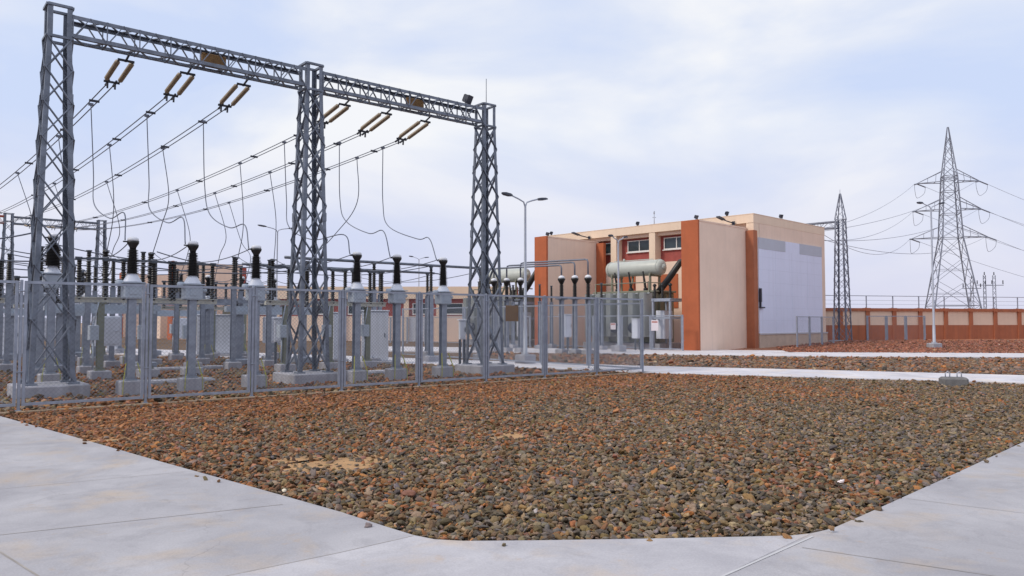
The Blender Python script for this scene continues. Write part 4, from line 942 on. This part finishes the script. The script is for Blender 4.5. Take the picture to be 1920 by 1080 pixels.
# inverted U bus pipes with surge arresters at both ends
def make_arr():
    r_ = thing('surge_arrester', '', 'surge arrester')
    b = MB(); b.bbox((0, 0, .05), (.5, .5, .4), .025); b.build('foundation', M['conc'], r_)
    h_column(MB(), 2.55, .18, .25).build('column', M['steel_light'], r_)
    b = MB(); b.box((0, 0, 2.86), (.55, .4, .06)); b.build('bracket', M['steel'], r_)
    b = MB(); b.lathe([(.1, 2.89), (.1, 2.95)] + shed_profile(.085, .08, 2.96, 3.62, 9) + [(.09, 3.63), (.2, 3.86), (.2, 3.92)], 12); b.build('insulator', M['black_ins'], r_)
    b = MB(); b.lathe([(.17, 3.92), (.16, 4.02), (.05, 4.08)], 12); b.build('cap', M['white'], r_); return r_
ar0 = make_arr(); xs_ = [1053, 1078, 1103]; xl = [926, 950, 976]
for k in range(6):
    px = (xs_ + xl)[k]; D_ = (40.0, 39.7, 39.4, 42.5, 42.2, 41.9)[k]; q = at(px, 600, D_); c = ar0 if k == 0 else copy_tree(ar0)
    c.location = (q.x, q.y, 0); c.rotation_euler = (0, 0, RB); c['group'] = 'surge arresters at the bus pipes'
    c['label'] = ['left', 'middle', 'right'][k % 3] + (' of three arresters with white caps in front of the left blast wall' if k < 3 else ' of three arresters in front of the left transformer, behind the gantry')
for k in range(3):
    a = at(xl[k], 600, (42.5, 42.2, 41.9)[k]); q = at(xs_[k], 600, (40.0, 39.7, 39.4)[k]); zt = (4.62, 4.75, 4.88)[k]
    a.z = q.z = 4.05; d = (q - a).normalized(); d.z = 0
    wire([a, a + Zv * (zt - 4.2), a + Zv * (zt - 4.08) + d * .05, a + Zv * (zt - 4.05) + d * .18, q + Zv * (zt - 4.05) - d * .18, q + Zv * (zt - 4.08) - d * .05, q + Zv * (zt - 4.2), q],
         ['lowest', 'middle', 'uppermost'][k] + ' of three bent bus pipes reaching over to the arresters by the blast wall', .045, 'bent bus pipes', 'cable', 'bus_pipe')

# ------------------------------------------------------------------ buildings in the background
for k, (px, D_) in enumerate([(898, 44), (930, 46), (962, 48), (1012, 47), (1034, 49), (1128, 45.5)]):
    q = at(px, 604, D_); c = copy_tree(po0); c.location = (q.x, q.y, 0); c.rotation_euler = (0, 0, RB); c['group'] = 'slim post insulators before the transformers'
    c['label'] = f'slim black post insulator before the transformer bays, {ORD[k]} from left'
q = at(1060, 604, 43.5); cabinet(Vector((q.x, q.y, 0)), .55, .45, 1.25, 'pale box on legs below the bent bus pipes', legs=.8, rz=RB)
q = at(1195, 604, 45.2); cabinet(Vector((q.x, q.y, 0)), .6, .4, 1.1, 'pale box on legs in front of the transformer radiators', legs=.7, rz=RB)
bb = thing('switchgear_building', 'long low beige building with maroon band behind the right gantry bay', 'building', Vector((-24.5, 70, 0)), R(-2), 'substation buildings')
b = MB(); rect(b, 0, 24, 0, 9, -.1, 2.2); b.build('wall', M['beige'], bb)
b = MB(); rect(b, 0, 24, .0, 9, 2.2, 3.75); b.build('upper_wall', M['maroon'], bb)
b = MB(); rect(b, -.2, 24.2, -.3, 9.2, 3.75, 4.85); b.build('parapet', M['beige_light'], bb)
for i in range(9):
    b = MB(); rect(b, i * 2.95, i * 2.95 + .45, -.2, 0, -.1, 3.75); b.build('column', M['beige_light'], bb)
for i in range(8):
    if i % 3 == 1: continue
    x = i * 2.95 + .85; b = MB(); rect(b, x - .08, x + 1.58, -.06, 0, 2.3, 2.42); rect(b, x - .08, x + 1.58, -.06, 0, 3.3, 3.36); rect(b, x - .08, x, -.05, 0, 2.42, 3.3); rect(b, x + 1.5, x + 1.58, -.05, 0, 2.42, 3.3); f_ = b.build('window', M['winframe'], bb)
    b = MB(); rect(b, x, x + 1.5, -.03, 0, 2.42, 3.3); b.build('pane', M['glass'], f_)
b = MB(); rect(b, 15.2, 17.4, -.04, 0, -.1, 2.1); b.build('door', M['cab'], bb)
E3 = at(322, 604, 74); 
b3 = thing('transformer_house', 'beige transformer house with terracotta end wall far behind the left gantry bay', 'building', Vector((E3.x, E3.y, 0)), RB, 'substation buildings')
b = MB(); rect(b, .16, 7.0, 0, 1.1, -.2, 7.5); b.build('blast_wall', M['beige'], b3)
b = MB(); rect(b, 0, .16, -.01, 1.11, -.2, 7.58); b.build('end_face', M['orange'], b3)
b = MB(); rect(b, 7.0, 7.5, .1, 1.2, -.2, 7.3); b.build('pilaster', M['maroon'], b3)
b = MB(); rect(b, 7.5, 16, 1.2, 14, -.2, 5.6); b.build('wall', M['beige'], b3)
b = MB(); rect(b, 1.2, 7.5, 6.2, 7.2, -.2, 5.2); b.build('inner_wall', M['beige'], b3)
for x in (1.5, 3.2, 5.0):
    b = MB(); rect(b, x, x + .9, -.06, 0, .3, 3.3); b.build('gate', M['olive'], b3)
E4 = at(228, 604, 87)
b4 = thing('transformer_house', 'small terracotta and beige house end seen left of the far beige house', 'building', Vector((E4.x, E4.y, 0)), RB, 'substation buildings')
b = MB(); rect(b, .16, 6.4, 0, 1.1, -.2, 7.2); b.build('blast_wall', M['beige'], b4)
b = MB(); rect(b, 0, .16, -.01, 1.11, -.2, 7.28); b.build('end_face', M['orange'], b4)

# ------------------------------------------------------------------ boundary wall
WA = Vector((20.2, 57.0, 0)); WD = Vector((19.0, 5.0, 0)).normalized(); WR = math.atan2(WD.y, WD.x)
bw = thing('boundary_wall', 'long terracotta boundary wall with beige upper panels behind the red gravel', 'wall', WA, WR)
NB, BS, WH = 26, 2.42, 2.72
b = MB(); rect(b, 0, NB * BS, 0, .2, -.1, 1.42); b.build('lower_panel', M['brown'], bw)
b = MB(); rect(b, 0, NB * BS, .03, .2, 1.42, WH - .22); b.build('upper_panel', M['beige_light'], bw)
b = MB(); rect(b, 0, NB * BS, -.10, .3, WH - .22, WH); b.build('coping', M['brown'], bw)
pm = None
for i in range(NB + 1):
    if pm is None: b = MB(); rect(b, -.17, .17, -.08, 0, -.1, WH - .22); rect(b, -.2, .2, -.13, .33, WH - .24, WH + .02); pm = b.build('pillar', M['brown'], bw)
    else: c = pm.copy(); COL.objects.link(c); c.parent = bw; pm = c
    pm.location = (i * BS, 0, 0)
wf = thing('wall_top_fence', 'thin pipe and wire fence along the top of the boundary wall', 'fence', WA + Zv * WH, WR)
pm = None
for i in range(NB + 1):
    if pm is None: b = MB(); b.bar((0, .1, -.01), (0, .1, .95), .06); b.bar((0, .1, .0), (0, .22, .06), .05); pm = b.build('post', M['fence_steel'], wf)
    else: c = pm.copy(); COL.objects.link(c); c.parent = wf; pm = c
    pm.location = (i * BS, 0, 0)
b = MB(); b.rod((0, .1, .95), (NB * BS, .1, .95), .028, 6)
b.build('rail', M['fence_steel'], wf)
for z in (.3, .6):
    b = MB(); b.rod((0, .1, z), (NB * BS, .1, z), .008, 4); b.build('strand', M['wire_mesh'], wf)

# ------------------------------------------------------------------ street lamps
def lamp(loc, h, arm, rz, label, lean=0.0):
    r_ = thing('street_lamp', label, 'street lamp', loc, rz, 'double arm street lamps')
    b = MB(); b.bbox((0, 0, .12), (.62, .62, .5), .04); b.build('base_block', M['conc'], r_)
    b = MB(); b.lathe([(.13, .36), (.13, .40), (.085, .42), (.08, 1.4), (.062, 1.45), (.045, h - .05), (.05, h)], 10)
    for x, y in ((.1, .1), (-.1, .1), (.1, -.1), (-.1, -.1)): b.rod((x, y, .36), (x, y, .46), .015, 6)
    b.build('pole', M['lamp'], r_)
    for s_ in (-1, 1):
        b = MB(); b.tube([(0, 0, h - .1), (s_ * .08, 0, h + .1), (s_ * .35, 0, h + .2), (s_ * arm * .75, 0, h + .30)], .032, 6); a_ = b.build('arm', M['lamp'], r_)
        b = MB(); vs_ = []
        for x, wy, zt, zb in ((arm * .72, .05, .04, -.03), (arm * .85, .12, .05, -.05), (arm * 1.1, .13, .045, -.05), (arm * 1.25, .06, .02, -.03)):
            zc = h + .30 + (x - arm * .75) * .12
            vs_ += [(s_ * x, -wy, zc + zb), (s_ * x, wy, zc + zb), (s_ * x, wy * .7, zc + zt), (s_ * x, -wy * .7, zc + zt)]
        fs_ = [(4 * i + j, 4 * i + (j + 1) % 4, 4 * i + 4 + (j + 1) % 4, 4 * i + 4 + j) for i in range(3) for j in range(4)] + [(3, 2, 1, 0), (12, 13, 14, 15)]
        b.add(vs_, fs_); b.build('lamp_head', M['lamp_dark'], a_)
    return r_
lamp(G(985, 682), 6.35, .95, RU, 'double arm street lamp on a pale pole right of the right gantry column')
q = G(1752, 656); lamp(q + Zv * .03, 8.45, .72, R(8), 'double arm street lamp in front of the boundary wall and pylon')
q = at(518, 604, 57); lamp(Vector((q.x, q.y, 0)), 8.4, 1.2, RU, 'distant double arm street lamp left of the middle gantry column')
q = at(785, 604, 82); lamp(Vector((q.x, q.y, 0)), 8.3, 1.0, RU, 'most distant double arm street lamp behind the low beige building', )
q = at(1160, 604, 42.5); lamp(Vector((q.x, q.y, 0)), 6.1, .6, RU, 'slim double arm street lamp in front of the transformer conservator')

# concrete block with lifting loops
r_ = thing('anchor_block', 'dark concrete block with two lifting loops at the gravel edge', 'concrete block', G(1788, 722), R(-12))
b = MB(); b.bbox((0, 0, .08), (.62, .42, .26), .05); b.build('block', M['conc_dark'], r_)
for x in (-.14, .14):
    b = MB(); b.tube([(x - .05, 0, .19), (x - .055, 0, .30), (x, 0, .35), (x + .055, 0, .30), (x + .05, 0, .19)], .016, 6); b.build('lifting_loop', M['lamp'], r_)

# ------------------------------------------------------------------ terminal mast and pylon
tg = thing('terminal_gantry', 'slim lattice mast with peak and side girder between the white clad side and boundary wall', 'lattice mast', Vector((23.9, 55.6, .1)), RB + R(90))
for x in (0, 13.0):
    cpart = lattice_parts(tg, 'column', (x, 0, 0), .5, .30, .15, 8.9, 9.0, [.2, 1.2, 2.15, 3.05, 3.9, 4.7, 5.5, 6.25, 7.0, 7.7, 8.35, 9.0], .10, .012, .045, M['pylon'], (1.5, .25), cap=True)
    if x: continue
    b = MB()
    for sx in (-1, 1):
        for sy in (-1, 1): b.bar((x + sx * .3, sy * .3, 9.0), (x + sx * .03, sy * .03, 10.9), .07, .05)
    for k in range(3):
        z = 9.0 + .55 * (k + 1); s_ = .3 - .27 * (z - 9) / 1.9
        for (ax_, ay_, bx_, by_) in ((-1, -1, 1, -1), (1, -1, 1, 1), (1, 1, -1, 1), (-1, 1, -1, -1)):
            s0_ = .3 - .27 * (z - .55 - 9) / 1.9
            b.bar((x + ax_ * s0_, ay_ * s0_, z - .55), (x + bx_ * s_, by_ * s_, z), .04, .02)
    b.rod((x, 0, 10.85), (x, 0, 11.2), .015, 5); b.build('peak', M['pylon'], tg)
beam_part(tg, (.33, 0, 8.65), (12.67, 0, 8.65), .5, .55, 20, .10, M['pylon'])

PB = Vector((68.8, 120, 0))
py_ = thing('transmission_pylon', 'tall lattice transmission pylon with three crossarms beyond the boundary wall', 'pylon', PB, R(-16))
def PS(z):
    if z < 14.8: return 3.75 + (1.42 - 3.75) * z / 14.8
    if z < 24.6: return 1.42 + (.95 - 1.42) * (z - 14.8) / 9.8
    return max(.08, .95 + (.08 - .95) * (z - 24.6) / 7.4)
cs = [(-1, -1), (1, -1), (1, 1), (-1, 1)]
def pc(i, z): s_ = PS(z); return Vector((cs[i % 4][0] * s_, cs[i % 4][1] * s_, z))
levs = [0, 4.2, 8.0, 11.6, 14.8, 16.6, 18.6, 20.4, 22.2, 24.0, 24.6, 26.2, 27.8, 29.4, 30.8]
b = MB()
for f in range(4):
    for k in range(len(levs) - 1):
        za, zb = levs[k], levs[k + 1]; wb = .085 if k < 4 else .06
        b.bar(pc(f, za), pc(f + 1, zb), wb, .05); b.bar(pc(f + 1, za), pc(f, zb), wb, .05)
        if k in (1, 4, 6, 8, 9, 10): b.bar(pc(f, za), pc(f + 1, za), .12, .08)
        if k < 3:
            mid = (pc(f, za) + pc(f + 1, za) + pc(f, zb) + pc(f + 1, zb)) / 4
            b.bar(pc(f, (za + zb) / 2), mid, .09, .05); b.bar(pc(f + 1, (za + zb) / 2), mid, .09, .05)
b.build('bracing', M['pylon'], py_)
for i in range(4):
    b = MB()
    for za, zb in ((0, 14.8), (14.8, 24.6), (24.6, 32.4)): b.bar(pc(i, za), pc(i, zb), .16 if zb < 25 else .10)
    b.build('leg', M['pylon'], py_)
ARMS = [(14.9, -5.6, 5.2), (19.3, -5.0, 4.4), (23.7, -4.6, 4.2)]; TIPS = []
for z, xl_, xr_ in ARMS:
    b = MB(); s_ = PS(z)
    for xt in (xl_, xr_):
        sg = -1 if xt < 0 else 1; tip = Vector((xt, 0, z - .05))
        for y in (-s_, s_): b.bar((sg * s_, y, z), tip, .14, .1); b.bar((sg * PS(z + 1.8), y * .9, z + 1.8), tip, .11, .08)
        for f in (.3, .6):
            p0 = Vector((sg * s_, -s_, z)).lerp(tip, f); p1 = Vector((sg * s_, s_, z)).lerp(tip, f); b.bar(p0, p1, .09, .06); b.bar(p0, Vector((sg * PS(z + 1.8), -s_ * .9, z + 1.8)).lerp(tip, f), .08, .05)
        TIPS.append((sg, tip))
    b.build('crossarm', M['pylon'], py_)
PM = Matrix.Translation(PB) @ Matrix.Rotation(R(-16), 4, 'Z')
ends = {0: B(6, 22, 9.4), 1: B(9, 20, 8.9), 2: B(7, 14, 9.0)}
nn = 0
for k, (sg, tip) in enumerate(TIPS):
    wp = PM @ tip; tier = ['lowest', 'middle', 'top'][k // 2]; sd = 'left' if sg < 0 else 'right'
    ll = (Vector((23.9, 55.6, 0)) + BV * (2 + 1.7 * k) + Zv * 8.65) - wp; dl = ll.normalized(); dr = Vector((1, .45, -.22)).normalized()
    r_ = thing('strain_insulator', f'strain insulators with jumper loop on the {tier} {sd} arm of the pylon', 'insulator string', wp, 0, 'strain insulators on the pylon')
    for dd, lab in ((dl, 'insulator'), (dr, 'insulator')):
        b = MB(); m3 = dd.to_track_quat('Z', 'Y').to_matrix(); b.lathe(shed_profile(.07, .07, .1, 2.0, 12, 1.6), 6, (0, 0, -.05), m3); b.build(lab, M['pylon'], r_)
    MB().tube(crom([dl * 2.0, dl * 1.6 - Zv * 1.2, Vector((0, 0, -2.3)), dr * 1.6 - Zv * 1.2, dr * 2.0], 6), .028, 5).build('jumper_loop', M['cable'], r_)
    a_ = wp + dl * 2.0; e_ = Vector((23.9, 55.6, 0)) + BV * (2 + 1.7 * k) + Zv * 8.65
    wire(sagline(a_, e_, 2.2, 30), f'thin line from the {tier} {sd} pylon arm down behind the building', .022, 'lines strung from the pylon', 'pylon', 'power_line')
    a_ = wp + dr * 2.0
    wire(sagline(a_, a_ + Vector((170, 76, 0)), 10.5, 40), f'thin line from the {tier} {sd} pylon arm out past the right picture edge', .026, 'lines strung from the pylon', 'pylon', 'power_line')

def upole(px, D_, h, label):
    q = at(px, 604, D_); r_ = thing('utility_pole', label, 'utility pole', (q.x, q.y, 0), R(random.uniform(-20, 20)), 'small poles beyond the wall')
    b = MB()
    for x in (-.28, .28): b.bar((x, 0, 0), (x * .8, 0, h), .09, .09)
    n = int(h / .9)
    for i in range(n): z = h * i / n; b.bar((-.28, 0, z), (.26, 0, z + h / n), .07, .05); b.bar((.28, 0, z), (-.26, 0, z + h / n), .07, .05)
    b.build('mast', M['pylon'], r_)
    b = MB(); b.bar((-1.5, 0, h * .82), (1.5, 0, h * .82), .16, .12); b.build('crossarm', M['pylon'], r_)
    b = MB()
    for x in (-1.4, 1.4): b.lathe(shed_profile(.08, .07, h * .84, h * .84 + .7, 4), 8, (x, 0, 0))
    b.lathe(shed_profile(.08, .07, h, h + .6, 4), 8); b.build('insulator', M['lamp_dark'], r_)
upole(1824, 140, 9.5, 'small lattice pole seen through the pylon legs'); upole(1848, 146, 10.6, 'small lattice pole just right of the pylon'); upole(1866, 140, 10.2, 'rightmost small lattice pole beyond the wall')
